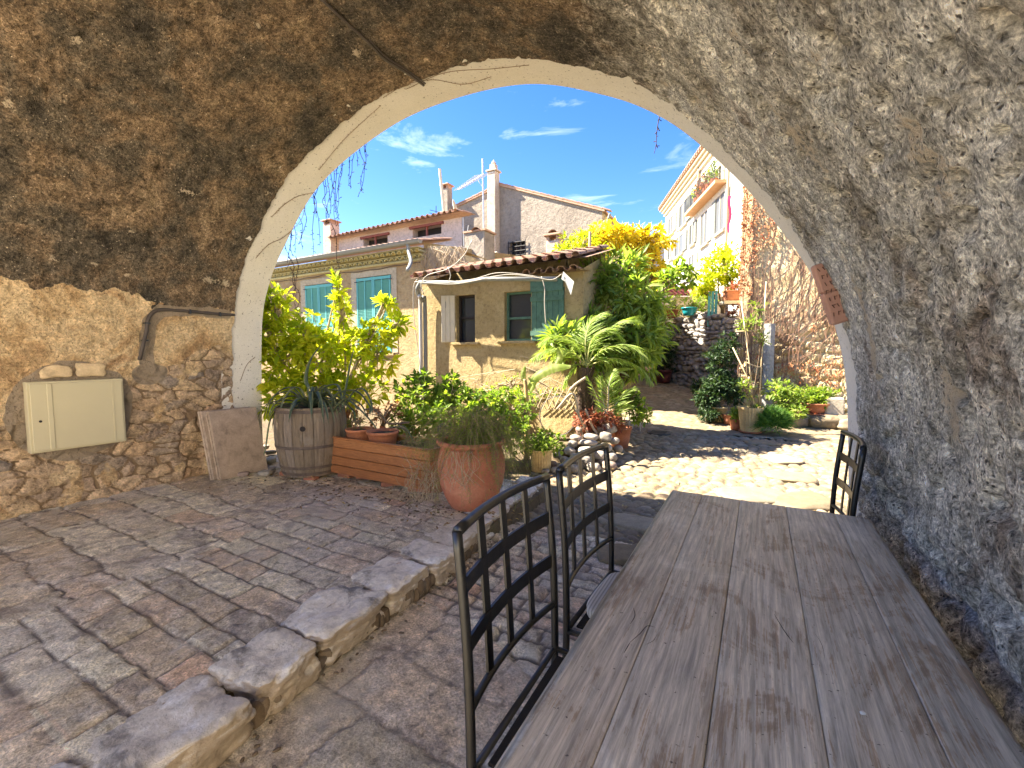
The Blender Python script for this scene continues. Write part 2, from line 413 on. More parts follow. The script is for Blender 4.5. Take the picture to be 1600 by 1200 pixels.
# --- raised terrace on the left
ys = np.concatenate([np.linspace(-.2, .6, 20), np.arange(.62, 4.35, .0125)]); t = np.linspace(0, 1, 330)
Y = ys[:, None]*np.ones(len(t)); xr = kerb_x(Y)-.20; X = -5.95+(xr+5.95)*t[None, :]
h, rn, jt = pave_rect(X+.12*Y, Y, 3, (.14, .22), (.22, .62), .014, .009)
h2, rn2, jt2 = pave_rect(X, Y, 5, (.25, .42), (.4, .95), .04, .010)
mk = smooth(.35, .65, smooth(-3.6, -3.2, X+.35*fbm(np.stack([X, Y, X*0], -1), 1.2, 2, 4)))
h = h*mk+h2*(1-mk); rn = np.where(mk > .5, rn, rn2*.8); jt = jt*mk+jt2*(1-mk)
Z = .15+h+.012*fbm(np.stack([X, Y, X*0], -1), .9, 2, 8)
b = MB(); b.grid(np.stack([X, Y, Z], -1), rn)
tag(b.build('terrace_paving', M['paving'], smooth_=True, attrs={'joint': jt}), kind='structure')
b = MB()   # retaining body below the paving: its outer edge towards the garden and the step
b.box((-3.95, 2.2, .045), (3.95, 4.26, .15)); tag(b.build('terrace_base', M['soil']), kind='structure')
# --- kerb of big worn blocks along the step
m = NT('kerb stone'); n1 = m.noise(3, 9, .72, dist=.6); n2 = m.noise(22, 8, .75)
c = m.ramp(m.attr(), [(0, (.58, .51, .41)), (.5, (.70, .63, .52)), (1, (.62, .57, .49))])
c = m.mix(m.ramp(n1, [(.35, .9), (.47, 0)]), c, (.17, .15, .13))
c = m.mix(m.ramp(n1, [(.53, 0), (.62, .85)]), c, (.80, .76, .69))
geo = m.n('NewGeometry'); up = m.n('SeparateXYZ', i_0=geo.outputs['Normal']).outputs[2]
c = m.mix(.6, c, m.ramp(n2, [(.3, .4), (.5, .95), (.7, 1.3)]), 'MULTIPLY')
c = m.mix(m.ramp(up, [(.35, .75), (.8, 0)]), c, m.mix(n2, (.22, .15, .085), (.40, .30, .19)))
M['kerb'] = m.fin(c, .65, m.bump(m.mix(.4, n2, m.noise(70, 6, .75)), .02), spec=.35)
b = MB(); y = .1; rs = random.Random(4)
lens = [.42, .48, .36, .50, .42, .30, .62, .38, .34, .30, .36]
for i, L in enumerate(lens):
    cy = y+L/2; w_ = .34+.08*rs.random()
    rock(b, (float(kerb_x(cy))-w_/2+.02*rs.random(), cy, .075+.008*rs.random()), (w_, L*.975, .175), radians(4)+.09*(rs.random()-.5), 8, 36, .10, seed=i*3.3, amp2=.075, tilt=(.02*(rs.random()-.5), .03*(rs.random()-.5)), a=rs.random()); y += L
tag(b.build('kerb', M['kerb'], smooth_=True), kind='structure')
# small rubble and mortar under the kerb
b = MB()
for i in range(90):
    yy = .2+3.9*i/90+.02*rs.random(); rock(b, (float(kerb_x(yy))-.035, yy, .02+.03*rs.random()), (.08, .05+.05*rs.random(), .06+.05*rs.random()), rs.random(), 4, 5, .1)
M['step_mortar'] = stonemat('step mortar', [(.13, .09, .055), (.22, .16, .10), (.15, .12, .09)], 14, .01)
tag(b.build('step_rubble', M['step_mortar'], smooth_=True), kind='structure')
b = MB()   # grit and dead leaves gathered under the planters
rs = random.Random(77)
for i in range(150):
    x_ = -5.1+3.2*rs.random(); y_ = 3.30-.25*abs(rs.gauss(0, 1)); rock(b, (x_, y_, .158), (.012+.022*rs.random(), .012+.015*rs.random(), .010), rs.random()*3, 3, 4, .2)
for i in range(70):
    yy = .6+3.2*rs.random(); rock(b, (float(kerb_x(yy))+.03+.08*abs(rs.gauss(0, 1)), yy, .008), (.012+.02*rs.random(), .014, .010), rs.random()*3, 3, 4, .2)
tag(b.build('grit', M['step_mortar'], None, True), 'loose grit and gravel gathered under the planters and along the step', 'gravel', kind='stuff')
b = MB(); n = 150; B_ = np.stack([-5.2+3.6*RNG.random(n), 3.45-np.abs(RNG.normal(size=n))*.45, np.full(n, .172)], 1); D_ = nrm(np.stack([RNG.normal(size=n), RNG.normal(size=n), np.full(n, .15)], 1))
leaf_mesh(b, B_, D_, nrm(np.array((0, 0, 1.))+RNG.normal(size=(n, 3))*.3), .03+.03*RNG.random(n), .018, 2, .2, .3)
B_ = np.stack([-2.4+3.0*RNG.random(n), 3.6+2.5*RNG.random(n), np.full(n, .02)], 1); leaf_mesh(b, B_, D_, nrm(np.array((0, 0, 1.))+RNG.normal(size=(n, 3))*.3), .03+.03*RNG.random(n), .018, 2, .2, .3)
tag(b.build('fallen_leaves', leafmat('dry fallen leaf', [(.20, .10, .04), (.36, .22, .08), (.42, .32, .12)], .2), None), 'scattered dry brown leaves on the terrace paving and the yard cobbles', 'leaves', kind='stuff')
# --- lower floor in the passage
ys = np.arange(.3, 3.62, .014); xs = np.arange(-2.25, .95, .014); X, Y = np.meshgrid(xs, ys)
h1, r1, j1 = pave_rect(X, Y, 21, (.32, .5), (.45, .9), .05, .012)
h2, r2, j2 = pave_rect(X+.1*Y, Y, 22, (.10, .17), (.2, .4), .03, .016)
Pn = np.stack([X, Y, X*0], -1); mk = smooth(.45, .55, smooth(1.75, 2.3, Y+.3*fbm(Pn, 1.3, 2, 2)))
h = h1*.6*(1-mk)+h2*1.7*mk; rn = np.where(mk > .5, .15+.8*r2, r1*.35); jt = j1*.6*(1-mk)+j2*mk
b = MB(); b.grid(np.stack([X, Y, h+.01*fbm(Pn, 1.1, 3, 30)], -1), rn)
tag(b.build('passage_floor', M['paving'], smooth_=True, attrs={'joint': jt}), kind='structure')
# --- cobbled street
def cobbles(name, xs, ys, scl, amp, seed, z0=0.0, cut=None):
    X, Y = np.meshgrid(xs, ys); Pn = np.stack([X, Y, X*0], -1)
    q = np.stack([X/scl*.8+.35*fbm(Pn, 1.5, 2, seed), Y/scl*1.15+.35*fbm(Pn, 1.5, 2, seed+1)], -1)
    e, f1, r = voro(q, seed, .85)
    dome = np.sqrt(np.clip(e, 0, .5)/.5)
    Z = ramp_z(X, Y)+z0+amp*(dome-1)+amp*.35*(r-.5)+.025*fbm(Pn, .7, 3, seed+5)+.004*fbm(Pn, 22, 2, seed+8)
    b = MB(); b.grid(np.stack([X, Y, Z], -1), r)
    return tag(b.build(name, M['cobble'], smooth_=True, attrs={'joint': 1-smooth(.03, .14, e)}), kind='structure')
cobbles('cobbled_yard', np.arange(-4.6, 3.6, .022), np.arange(3.55, 9.6, .022), .135, .055, 40)
cobbles('cobbled_alley', np.arange(-14, 3.6, .05), np.arange(9.58, 30, .05), .2, .03, 60)
# larger flat ledge stones crossing the yard
b = MB()
for (px, py, sx, sy) in ((1190, 690, .55, .35), (1222, 715, .45, .5), (1235, 742, .6, .42), (1180, 770, .8, .5), (1255, 780, .7, .45), (1000, 815, .5, .35), (975, 862, .45, .3), (1195, 668, .4, .3)):
    p = atz(px, py, .03); rock(b, (p.x, p.y, -.01), (sx, sy, .10), random.random(), 4, 12, .08)
tag(b.build('ledge_rock', M['cobble'], smooth_=True, attrs={'joint': np.zeros(b.n)}), kind='structure')
# soil bed on the left of the yard
xs = np.arange(-15, -2.2, .08); ys = np.arange(3.5, 12.0, .08); X, Y = np.meshgrid(xs, ys); Pn = np.stack([X, Y, X*0], -1)
Z = .06*smooth(-2.2, -2.8, X+.2*(Y-4)*.2)+.05*fbm(Pn, 1.5, 4, 9)-.03
b = MB(); b.grid(np.stack([X, Y, Z], -1)); tag(b.build('garden_soil', M['soil'], smooth_=True), kind='structure')
# low rock ledge at foot of the yellow wall
b = MB()
for i in range(16):
    t = i/15; p = Vector((.55+t*2.6, 11.9-.25*t, .12)); rock(b, (p.x, p.y-.35*random.random(), .12), (.5+.3*random.random(), .6, .22+.12*random.random()), random.random(), 4, 8, .12)
tag(b.build('rock_ledge', M['cobble'], smooth_=True, attrs={'joint': np.zeros(b.n)}), kind='structure')

# ================================================================== the vaulted building
prof = spline([(-5.72, 0, -.1), (-5.72, 0, .6), (-5.70, 0, 1.25), (-5.64, 0, 2.05), (-5.50, 0, 2.48), (-5.27, 0, 2.87), (-4.67, 0, 3.57), (-3.75, 0, 4.04), (-2.95, 0, 4.21), (-2.08, 0, 4.20), (-1.34, 0, 3.95), (-.80, 0, 3.63), (-.30, 0, 3.13), (.08, 0, 2.63), (.38, 0, 2.12), (.53, 0, 1.68), (.60, 0, 1.25), (.64, 0, .6), (.66, 0, -.1)], 30)
def resample(P, step):
    d = np.concatenate([[0], np.cumsum(np.linalg.norm(np.diff(P, axis=0), axis=1))]); n = int(d[-1]/step); s = np.linspace(0, d[-1], n+1)
    return np.stack([np.interp(s, d, P[:, k]) for k in range(3)], 1)
pf = resample(prof, .016); pX, pZ = pf[:, 0], pf[:, 2]
tg = np.gradient(pf, axis=0); tg = nrm(tg); nX, nZ = tg[:, 2], -tg[:, 0]      # inward normal
def vhit(px, py, QX=None, QZ=None):
    QX = pX if QX is None else QX; QZ = pZ if QZ is None else QZ
    d = ray(px, py); cr0 = d.x*(QZ-CZ)-d.z*QX; k = np.where(cr0[:-1]*cr0[1:] <= 0)[0]
    k = [i for i in k if d.x*QX[i]+d.z*(QZ[i]-CZ) > 0][0]; f = cr0[k]/(cr0[k]-cr0[k+1]+1e-12)
    x, z = QX[k]+f*(QX[k+1]-QX[k]), QZ[k]+f*(QZ[k+1]-QZ[k]); t = (d.x*x+d.z*(z-CZ))/(d.x**2+d.z**2)
    return k, _C+d*t
def Yin(x): return 3.795+.127*x
def Yout(x): return 4.31+.151*x
v = np.concatenate([np.linspace(-.9, .2, 8)[:-1], np.linspace(.2, 1, 225)*1.0]); nv = len(v)
A_ = np.where(v < .2001, v, 0)
Yg = np.empty((len(pX), nv)); yl = Yin(pX)+.025*fbm(np.stack([pX*3, pZ*3, pX*0], -1), 3, 3, 77)
for j in range(nv):
    Yg[:, j] = v[j] if v[j] < .2 else .2+(yl-.2)*(v[j]-.2)/.8
X = pX[:, None]*np.ones(nv); Z = pZ[:, None]*np.ones(nv); P3 = np.stack([X, Yg, Z], -1)
right = smooth(-2.2, .1, X); 
rough = .016*fbm(P3, 3.2, 5, 1, .6)+.012*fbm(P3, 14, 4, 5, .6)
pits = -np.clip(fbm(P3, 13, 3, 44)-.16, 0, 1)*.11+.010*fbm(P3, 30, 2, 46)
rr = .035*fbm(P3, 1.6, 3, 15)
hgt = rough+pits*(.4+.6*right)+rr*(.3+.9*right*smooth(2.4, .8, Z))
# exposed masonry low on the left wall
left = (X < -5.0)
zn = Z+.10*fbm(P3, 1.8, 4, 61); 
bd = 2.16+.16*smooth(2.2, 1.0, Yg)+.16*fbm(P3, 2.5, 4, 62)+.10*fbm(P3, 9, 3, 63)
och = left*smooth(bd+.02, bd-.02, zn)                      # ochre plaster band
stm = np.clip(smooth(1.42, 1.30, zn-.30*smooth(2.5, 2.9, Yg)+.22*fbm(P3, 2.2, 4, 66)+.5*smooth(2.15, 1.9, Yg)-.1), 0, 1)*left
q = np.stack([Yg/.21+.6*fbm(P3, 2.5, 4, 70), Z/.12+.6*fbm(P3, 2.5, 4, 71)], -1); e, f1, idr = voro(q, 72, 1.0)
dome = np.sqrt(np.clip(e, 0, .45)/.45)
stm = stm*smooth(-.30, .05, fbm(P3, 3.2, 4, 131)+.10)
hgt = hgt+stm*(.036*(dome-1)+.022*(idr-.5)+.020*fbm(P3, 9, 4, 80))
low = smooth(.75, .45, zn)*left; hgt = hgt+low*.03*fbm(P3, 5, 4, 90)
# right wall foot: broken rubble
rf = smooth(.95, .55, Z+.25*fbm(P3, 1.5, 3, 95)-.25*smooth(2.0, 3.4, Yg))*(X > 0)
q2 = np.stack([Yg/.2, Z/.17], -1); e2, f2, id2 = voro(q2+.3*fbm(P3, 2, 2, 97)[..., None], 98, .8)
hgt = hgt+rf*(.06*(np.sqrt(np.clip(e2, 0, .4)/.4)-1)+.03*(id2-.5))
PX = X+nX[:, None]*hgt; PZ = Z+nZ[:, None]*hgt
P = np.stack([PX, Yg, PZ], -1)
# pale worn patches
patch = np.zeros_like(X)
for (px, py, ry, rs_) in ((1255, 225, .16, .30), (1035, 130, .10, .14), (1090, 160, .18, .10), (1275, 90, .05, .05), (405, 42, .04, .05), (205, 360, .05, .05), (335, 390, .07, .09), (90, 405, .05, .04), (150, 412, .05, .04), (198, 428, .04, .04), (10, 160, .05, .07), (300, 300, .16, .05), (1180, 380, .2, .2), (950, 120, .2, .08), (1370, 560, .12, .5), (1350, 480, .1, .4), (560, 85, .12, .1), (700, 70, .05, .06), (340, 440, .25, .07), (120, 60, .04, .1), (420, 300, .07, .05), (1480, 640, .15, .3), (1450, 250, .12, .2), (1150, 60, .1, .12)):
    k, p = vhit(px, py)
    s_ = np.arange(len(pX))*.016
    ds = (s_[:, None]-s_[k])/rs_; dy = (Yg-p.y)/ry
    patch = np.maximum(patch, 1-np.sqrt(ds**2+dy**2)*.55)
patch = np.clip(patch, 0, 1)
m = NT('vault plaster'); oc = m.attr('ochre'); st = m.attr('stone'); rt = m.attr('right'); pt = m.attr('patch'); sid = m.attr(); jn = m.attr('joint')
n1 = m.noise(1.6, 10, .7, dist=.3); n2 = m.noise(9, 10, .74, dist=.08); n3 = m.noise(46, 8, .74)
jag = m.math('MULTIPLY', m.math('SUBTRACT', m.mix(.35, n2, n3), .5), 1.9)
fz = lambda a: m.ramp(m.math('ADD', a, jag), [(.44, 0), (.54, 1)])
oc, st = fz(oc), fz(st); rt = m.ramp(m.math('ADD', rt, m.math('MULTIPLY', jag, .6)), [(.25, 0), (.75, 1)])
va = m.vor(42, m.n('VectorMath', i_0=m.co(), i_1=m.n('VectorMath', operation='SCALE', i_0=m.n('TexNoise', i_Vector=m.co(), i_Scale=20.0).outputs[1], i_Scale=.06).outputs[0]).outputs[0])
vpit = m.ramp(va, [(.10, 0), (.30, 1)])
stv = m.map((1, .35, 1), (0, .7, 0)); n4 = m.noise(22, 7, .8, v=stv, dist=1.5)
soot = m.ramp(n1, [(.36, (.065, .055, .042)), (.46, (.125, .10, .07)), (.55, (.21, .145, .088)), (.66, (.32, .235, .145))])
soot = m.mix(m.ramp(n4, [(.60, 0), (.72, .75)]), soot, (.48, .37, .24))
grey = m.ramp(n1, [(.38, (.30, .26, .20)), (.46, (.46, .42, .345)), (.54, (.60, .555, .465)), (.62, (.74, .70, .61))])
grey = m.mix(m.ramp(n2, [(.56, 0), (.66, .7)]), grey, (.64, .59, .51))
wz = m.ramp(m.noise(.9, 8, .72, dist=1.0), [(.50, 0), (.60, .8)]); grey = m.mix(wz, grey, (.60, .57, .51))
wz2 = m.ramp(m.noise(1.25, 8, .7, v=m.map((1, 1, 1), (1, 2, 3)), dist=.8), [(.56, 0), (.64, .75)]); grey = m.mix(wz2, grey, (.24, .17, .12))
grey = m.mix(m.math('MULTIPLY', m.math('SUBTRACT', 1.0, vpit), m.ramp(n2, [(.42, 0), (.55, .95)])), grey, (.07, .055, .045))
soot = m.mix(m.ramp(m.noise(60, 3, .6), [(.66, 0), (.70, .9)]), soot, (.52, .42, .30))
c = m.mix(rt, soot, grey)
c = m.mix(.9, c, m.ramp(n2, [(.34, .28), (.46, .8), (.56, 1.15), (.68, 1.7)]), 'MULTIPLY')
c = m.mix(.9, c, m.ramp(n3, [(.36, .25), (.5, .95), (.64, 1.75)]), 'MULTIPLY')
c = m.mix(.6, c, m.ramp(m.noise(120, 4, .7), [(.36, .4), (.64, 1.6)]), 'MULTIPLY')
pf_ = m.ramp(m.math('ADD', m.math('MULTIPLY', pt, .42), m.ramp(m.mix(.4, n2, n3), [(.33, 0), (.67, .55)])), [(.60, 0), (.64, .9)])
c = m.mix(pf_, c, m.mix(n3, (.42, .33, .22), (.60, .50, .37)))
och_c = m.ramp(m.noise(2.4, 9, .7, dist=.5), [(.33, (.42, .25, .12)), (.45, (.60, .41, .215)), (.55, (.74, .56, .33)), (.66, (.52, .33, .17))])
och_c = m.mix(.8, och_c, m.ramp(n3, [(.36, .45), (.64, 1.35)]), 'MULTIPLY')
och_c = m.mix(.7, och_c, m.ramp(n2, [(.36, .55), (.6, 1.2)]), 'MULTIPLY')
och_c = m.mix(m.ramp(n4, [(.35, .6), (.45, 0)]), och_c, (.20, .13, .07))
c = m.mix(oc, c, och_c)
stc = m.ramp(sid, [(0, (.48, .32, .19)), (.3, (.64, .46, .28)), (.55, (.42, .31, .22)), (.8, (.68, .48, .27)), (1, (.30, .25, .21))])
stc = m.mix(.8, stc, m.ramp(n2, [(.36, .35), (.62, 1.4)]), 'MULTIPLY')
stc = m.mix(.7, stc, m.ramp(n3, [(.36, .45), (.64, 1.35)]), 'MULTIPLY')
stc = m.mix(m.ramp(m.math('ADD', jn, m.math('MULTIPLY', jag, .5)), [(.3, 0), (.6, 1)]), stc, (.26, .175, .10))
c = m.mix(st, c, stc)
mo = fz(m.attr('mortar')); c = m.mix(mo, c, m.mix(n3, (.20, .155, .11), (.42, .33, .23)))
M['vault'] = m.fin(c, .92, m.bump(m.mix(.25, m.mix(.5, n2, n3), vpit), .055), spec=.2)
mort = np.zeros_like(X)
cyy, czz = 1.62, 1.06; rr_ = np.sqrt(((Yg-cyy)/.47)**2+((Z-czz)/.50)**2); mort = np.maximum(mort, smooth(1.0, .93, rr_+.12*fbm(P3, 4, 3, 120))*(X < -5))
cp = [(3.0, 2.07), (2.65, 2.07), (2.33, 2.06), (2.22, 1.93), (2.19, 1.55), (2.2, 1.45)]
for (ya_, za_), (yb_, zb_) in zip(cp[:-1], cp[1:]):
    t_ = np.clip(((Yg-ya_)*(yb_-ya_)+(Z-za_)*(zb_-za_))/((yb_-ya_)**2+(zb_-za_)**2), 0, 1); dd_ = np.hypot(Yg-ya_-t_*(yb_-ya_), Z-za_-t_*(zb_-za_))
    mort = np.maximum(mort, smooth(.075, .03, dd_+.04*fbm(P3, 6, 3, 121))*(X < -5))
mort = np.maximum(mort, smooth(1, .6, np.hypot((Yg-2.22)/.2, (Z-1.38)/.13)+.3*fbm(P3, 5, 3, 122))*(X < -5))
vb = thing('vaulted_building', 'stone passage building with rough plastered barrel vault over the terrace and table', 'building', (0, 0, 0))
b = MB(); b.grid(P, np.where(stm > .3, idr, id2), flip=True)
b.build('vault_plaster', M['vault'], vb, True, {'ochre': och, 'stone': np.clip(stm+rf*.0, 0, 1), 'right': np.clip(right+.35*fbm(P3, .8, 3, 100), 0, 1), 'patch': patch, 'mortar': mort, 'joint': (1-smooth(.03, .12, e))*stm})
# smooth white plaster reveal of the arch, 2 cm outside the vault skin
m = NT('reveal plaster'); n1 = m.noise(3, 8, .7); n3 = m.noise(70, 6, .75); cr_ = m.ramp(m.vor(2.2, m.n('Mapping', i_0=m.mix(.1, m.co(), m.n('TexNoise', i_Vector=m.co(), i_Scale=4.0).outputs[1])).outputs[0], 'DISTANCE_TO_EDGE'), [(.0, 0.0), (.006, 1.0)])
c = m.mix(n1, (.64, .58, .48), (.80, .75, .66)); c = m.mix(.3, c, m.ramp(n3, [(.35, .6), (.65, 1.15)]), 'MULTIPLY')
c = m.mix(m.ramp(m.noise(38, 2, .5), [(.30, .8), (.34, 0)]), c, (.2, .17, .13))
M['reveal'] = m.fin(c, .9, m.bump(n3, .004), spec=.2)
pr = resample(prof, .05); rX = pr[:, 0]; rZ = pr[:, 2]; tr_ = nrm(np.gradient(pr, axis=0)); off = .022
oX = rX-tr_[:, 2]*off; oZ = rZ+tr_[:, 0]*off
b = MB(); ts = np.linspace(0, 1, 14); Yr = (Yin(oX)-.12)[:, None]*(1-ts)+(Yout(oX))[:, None]*ts
G = np.stack([oX[:, None]+0*ts, Yr, oZ[:, None]+0*ts], -1); G[..., 0] += .006*fbm(G, 2, 3, 5); b.grid(G, flip=True)
b.build('arch_reveal', M['reveal'], vb, True)
# outer walls: a face with the arch cut out, front and back, side walls and roof
H = 4.42; XL, XR = -9.0, 2.6
def face(Yf, nm, mat, flip):
    b = MB(); N = len(oX); out = []
    for i in range(N):
        cx, cz = -2.56, 1.4; dx, dz = oX[i]-cx, oZ[i]-cz; k = 1e9
        if dx > 1e-6: k = min(k, (XR-cx)/dx)
        if dx < -1e-6: k = min(k, (XL-cx)/dx)
        if dz > 1e-6: k = min(k, (H-cz)/dz)
        if dz < 0: k = min(k, (-.1-cz)/dz if dz < -1e-6 else 1e9)
        if abs(dz) < 0: pass
        out.append((cx+dx*k, cz+dz*k))
    out = np.array(out); Gf = np.stack([np.stack([oX, Yf(oX), oZ], -1), np.stack([out[:, 0], Yf(out[:, 0]), out[:, 1]], -1)], 1)
    b.grid(Gf, flip=flip); return b
M['outer'] = stucco('outer render', [(.40, .33, .24), (.52, .45, .34), (.45, .38, .28)], 1.2, .03)
face(Yout, 'f', None, False).build('front_wall', M['outer'], vb)
face(lambda x: x*0-.9, 'r', None, True).build('rear_wall', M['outer'], vb)  # unseen rear end left open close behind the camera to let light in
for xs_ in (XL, XR): b = MB(); b.poly([(xs_, -.9, -.1), (xs_, float(Yout(xs_)), -.1), (xs_, float(Yout(xs_)), H), (xs_, -.9, H)]); b.build('side_wall', M['outer'], vb)
b = MB(); b.poly([(XL, -.9, H), (XR, -.9, H), (XR, float(Yout(XR)), H), (XL, float(Yout(XL)), H)]); b.build('roof', M['outer'], vb)

# ------------------------------------------------------------------ common materials
M['iron'] = plain('black iron', (.006, .006, .0065), .36, .0, .2, 30, .0008, .6)
M['galv'] = plain('galvanised zinc', (.20, .205, .19), .6, .15, .2, 5, .001)
M['pvc'] = plain('grey pipe', (.46, .44, .40), .6, 0, .15)
M['cable'] = plain('dark cable', (.07, .055, .045), .6)
M['wire'] = plain('pale wire', (.34, .31, .25), .5)
M['terra'] = stonemat('terracotta', [(.46, .17, .085), (.50, .20, .10)], 5, .004, spec=.3, rough=.75)
M['terra_old'] = stonemat('old terracotta', [(.36, .15, .09), (.36, .15, .09)], 4, .004, spec=.3, rough=.7)
M['beigepot'] = stonemat('beige plastic pot', [(.60, .44, .20), (.60, .44, .20)], 4, .003, spec=.35, rough=.6)
M['darkpot'] = plain('dark red pot', (.10, .03, .03), .5)
M['potsoil'] = plain('potting soil', (.045, .03, .02), .95, 0, .5, 30, .02)
M['bark'] = stonemat('bark', [(.16, .11, .075), (.22, .16, .11)], 9, .02)
M['twig'] = plain('twig', (.22, .15, .09), .9, 0, .4)
M['palebranch'] = plain('pale branch', (.38, .30, .20), .85, 0, .35)
M['turq'] = plain('turquoise paint', (.10, .36, .33), .6, 0, .12, 4, .001)
M['green_old'] = stonemat('old green paint', [(.085, .17, .125), (.085, .17, .125)], 7, .004)
M['cream'] = plain('cream paint', (.55, .49, .36), .7, 0, .15)
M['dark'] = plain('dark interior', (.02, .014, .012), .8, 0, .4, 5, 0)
M['glass'] = plain('window glass', (.03, .035, .04), .08, 0, .3, 4, 0, .6)
M['tile'] = stonemat('roof tile', [(.30, .145, .085), (.40, .22, .13), (.26, .16, .11), (.46, .29, .19), (.22, .15, .115)], 8, .01, moss=(.20, .17, .12))
M['tile_far'] = stonemat('far roof tile', [(.42, .24, .16), (.52, .33, .22), (.36, .22, .16)], 6, .01)
M['genoise'] = stucco('painted cornice', [(.44, .39, .19), (.50, .45, .25)], 2, .004, 20)
M['housewall'] = stucco('lime render', [(.33, .215, .095), (.45, .325, .165), (.50, .38, .21), (.39, .27, .135)], 1.1, .09, 11, (1.3, .50, (.40, .28, .15)))
M['shedwall'] = stucco('weathered render', [(.25, .18, .08), (.34, .255, .12), (.40, .31, .16), (.28, .205, .095)], .8, .03, 16)
M['greywall'] = stucco('grey roughcast', [(.24, .20, .16), (.31, .265, .215), (.35, .31, .255)], 1.0, .05, 7)
M['paintedwhite'] = stucco('white render', [(.54, .52, .47), (.62, .60, .55)], .5, .01, 10)
M['vinewall'] = stucco('yellow render', [(.52, .38, .18), (.64, .51, .28), (.72, .61, .38), (.54, .37, .17)], .8, .07, 9, (1.1, .56, (.38, .27, .16)))
M['roughwall'] = stonemat('rubble stone', [(.22, .20, .19), (.34, .31, .28), (.28, .24, .21), (.42, .39, .35), (.17, .16, .16)], 6, .015)
M['pebble'] = stonemat('river stone', [(.24, .21, .18), (.32, .28, .23), (.38, .35, .30), (.28, .20, .16)], 6, .004)
M['wood_red'] = None
# foliage
L_fig = leafmat('fig leaf', [(.22, .32, .015), (.36, .46, .02), (.52, .56, .03), (.60, .56, .05)], .6, (1.5, 1.45, .6))
L_mid = leafmat('hedge leaf', [(.08, .14, .025), (.15, .24, .035), (.27, .36, .05), (.44, .46, .10)], .5, (1.5, 1.6, .6))
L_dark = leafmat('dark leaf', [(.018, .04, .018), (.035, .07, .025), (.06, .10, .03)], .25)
L_loq = leafmat('long tree leaf', [(.10, .17, .03), (.18, .27, .05), (.30, .38, .08), (.50, .54, .20)], .5, (1.5, 1.6, .6))
L_yel = leafmat('yellow leaf', [(.40, .40, .03), (.58, .50, .03), (.66, .54, .04), (.34, .42, .05)], .5, (1.4, 1.25, .5))
L_palm = leafmat('palm leaf', [(.14, .22, .05), (.26, .36, .08), (.42, .50, .18)], .5, (1.6, 1.6, .7))
L_fern = leafmat('fern leaf', [(.10, .16, .03), (.19, .26, .05), (.33, .36, .09)], .5, (1.4, 1.4, .6))
L_ban = leafmat('banana leaf', [(.22, .30, .06), (.36, .42, .16)], .6, (1.5, 1.5, .8))
L_red = leafmat('red leaf', [(.22, .05, .03), (.34, .13, .07), (.20, .12, .07)], .4, (1.3, .9, .7))
L_vine = leafmat('dry vine leaf', [(.40, .12, .05), (.46, .22, .09), (.36, .22, .11)], .35, (1.3, 1, .7))

# ------------------------------------------------------------------ roof of canal tiles
def tile_roof(name, P0, U, Vv, nu, nv_, w=.2, L=.38, mat=None, parent=None, lift=.05, double=False):
    """P0 left eave corner, U unit along eave, Vv unit up-slope, nu tiles wide, nv_ courses"""
    U = np.array(tuple(U)); Vv = np.array(tuple(Vv)); Nn = np.cross(U, Vv); Nn /= np.linalg.norm(Nn); P0 = np.array(tuple(P0)); b = MB()
    th = np.linspace(0, pi, 7); th2 = np.linspace(pi, 2*pi, 7)
    rs = np.random.default_rng(len(name)+nu)
    for j in range(nv_):
        for i in range(nu):
            for kind in (0, 1):
                cc = (i+.5*kind)*w+rs.normal()*.008; dv = rs.normal()*.012; r0 = w*.34; r1 = w*.28; a = rs.random()
                T = th if kind else th2
                for (rr0, rr1, fl) in ((r0, r1, 0), (r0-.013, r1-.013, 1)):
                    rows = []
                    for (vv, r_, lf) in ((j*L-.03+dv, rr0 if kind else rr1, lift*1.0 if kind else lift*.75), ((j+1)*L+.03+dv, rr1 if kind else rr0, lift*.55 if kind else lift*.3)):
                        rows.append(np.array([P0+U*(cc+r_*cos(t))+Nn*(lf*.5+r_*sin(t)*.85+(.0 if kind else .028))+Vv*vv for t in T]))
                    b.grid(np.array(rows), a, flip=bool(fl))
                # end edge
                e0 = np.array([P0+U*(cc+(r0 if kind else r1)*cos(t))+Nn*(lift*(.5 if kind else .375)+(r0 if kind else r1)*sin(t)*.85+(0 if kind else .028))+Vv*(j*L-.03+dv) for t in T])
                e1 = np.array([P0+U*(cc+((r0 if kind else r1)-.013)*cos(t))+Nn*(lift*(.5 if kind else .375)+((r0 if kind else r1)-.013)*sin(t)*.85+(0 if kind else .028))+Vv*(j*L-.03+dv) for t in T])
                b.grid(np.array([e0, e1]), a)
    W_ = nu*w+w*.4; b.poly([P0-Nn*.02+U*-.1, P0-Nn*.02+U*W_, P0-Nn*.02+U*W_+Vv*nv_*L, P0-Nn*.02-U*.1+Vv*nv_*L], .5)
    return b.build(name, mat or M['tile'], parent, True)

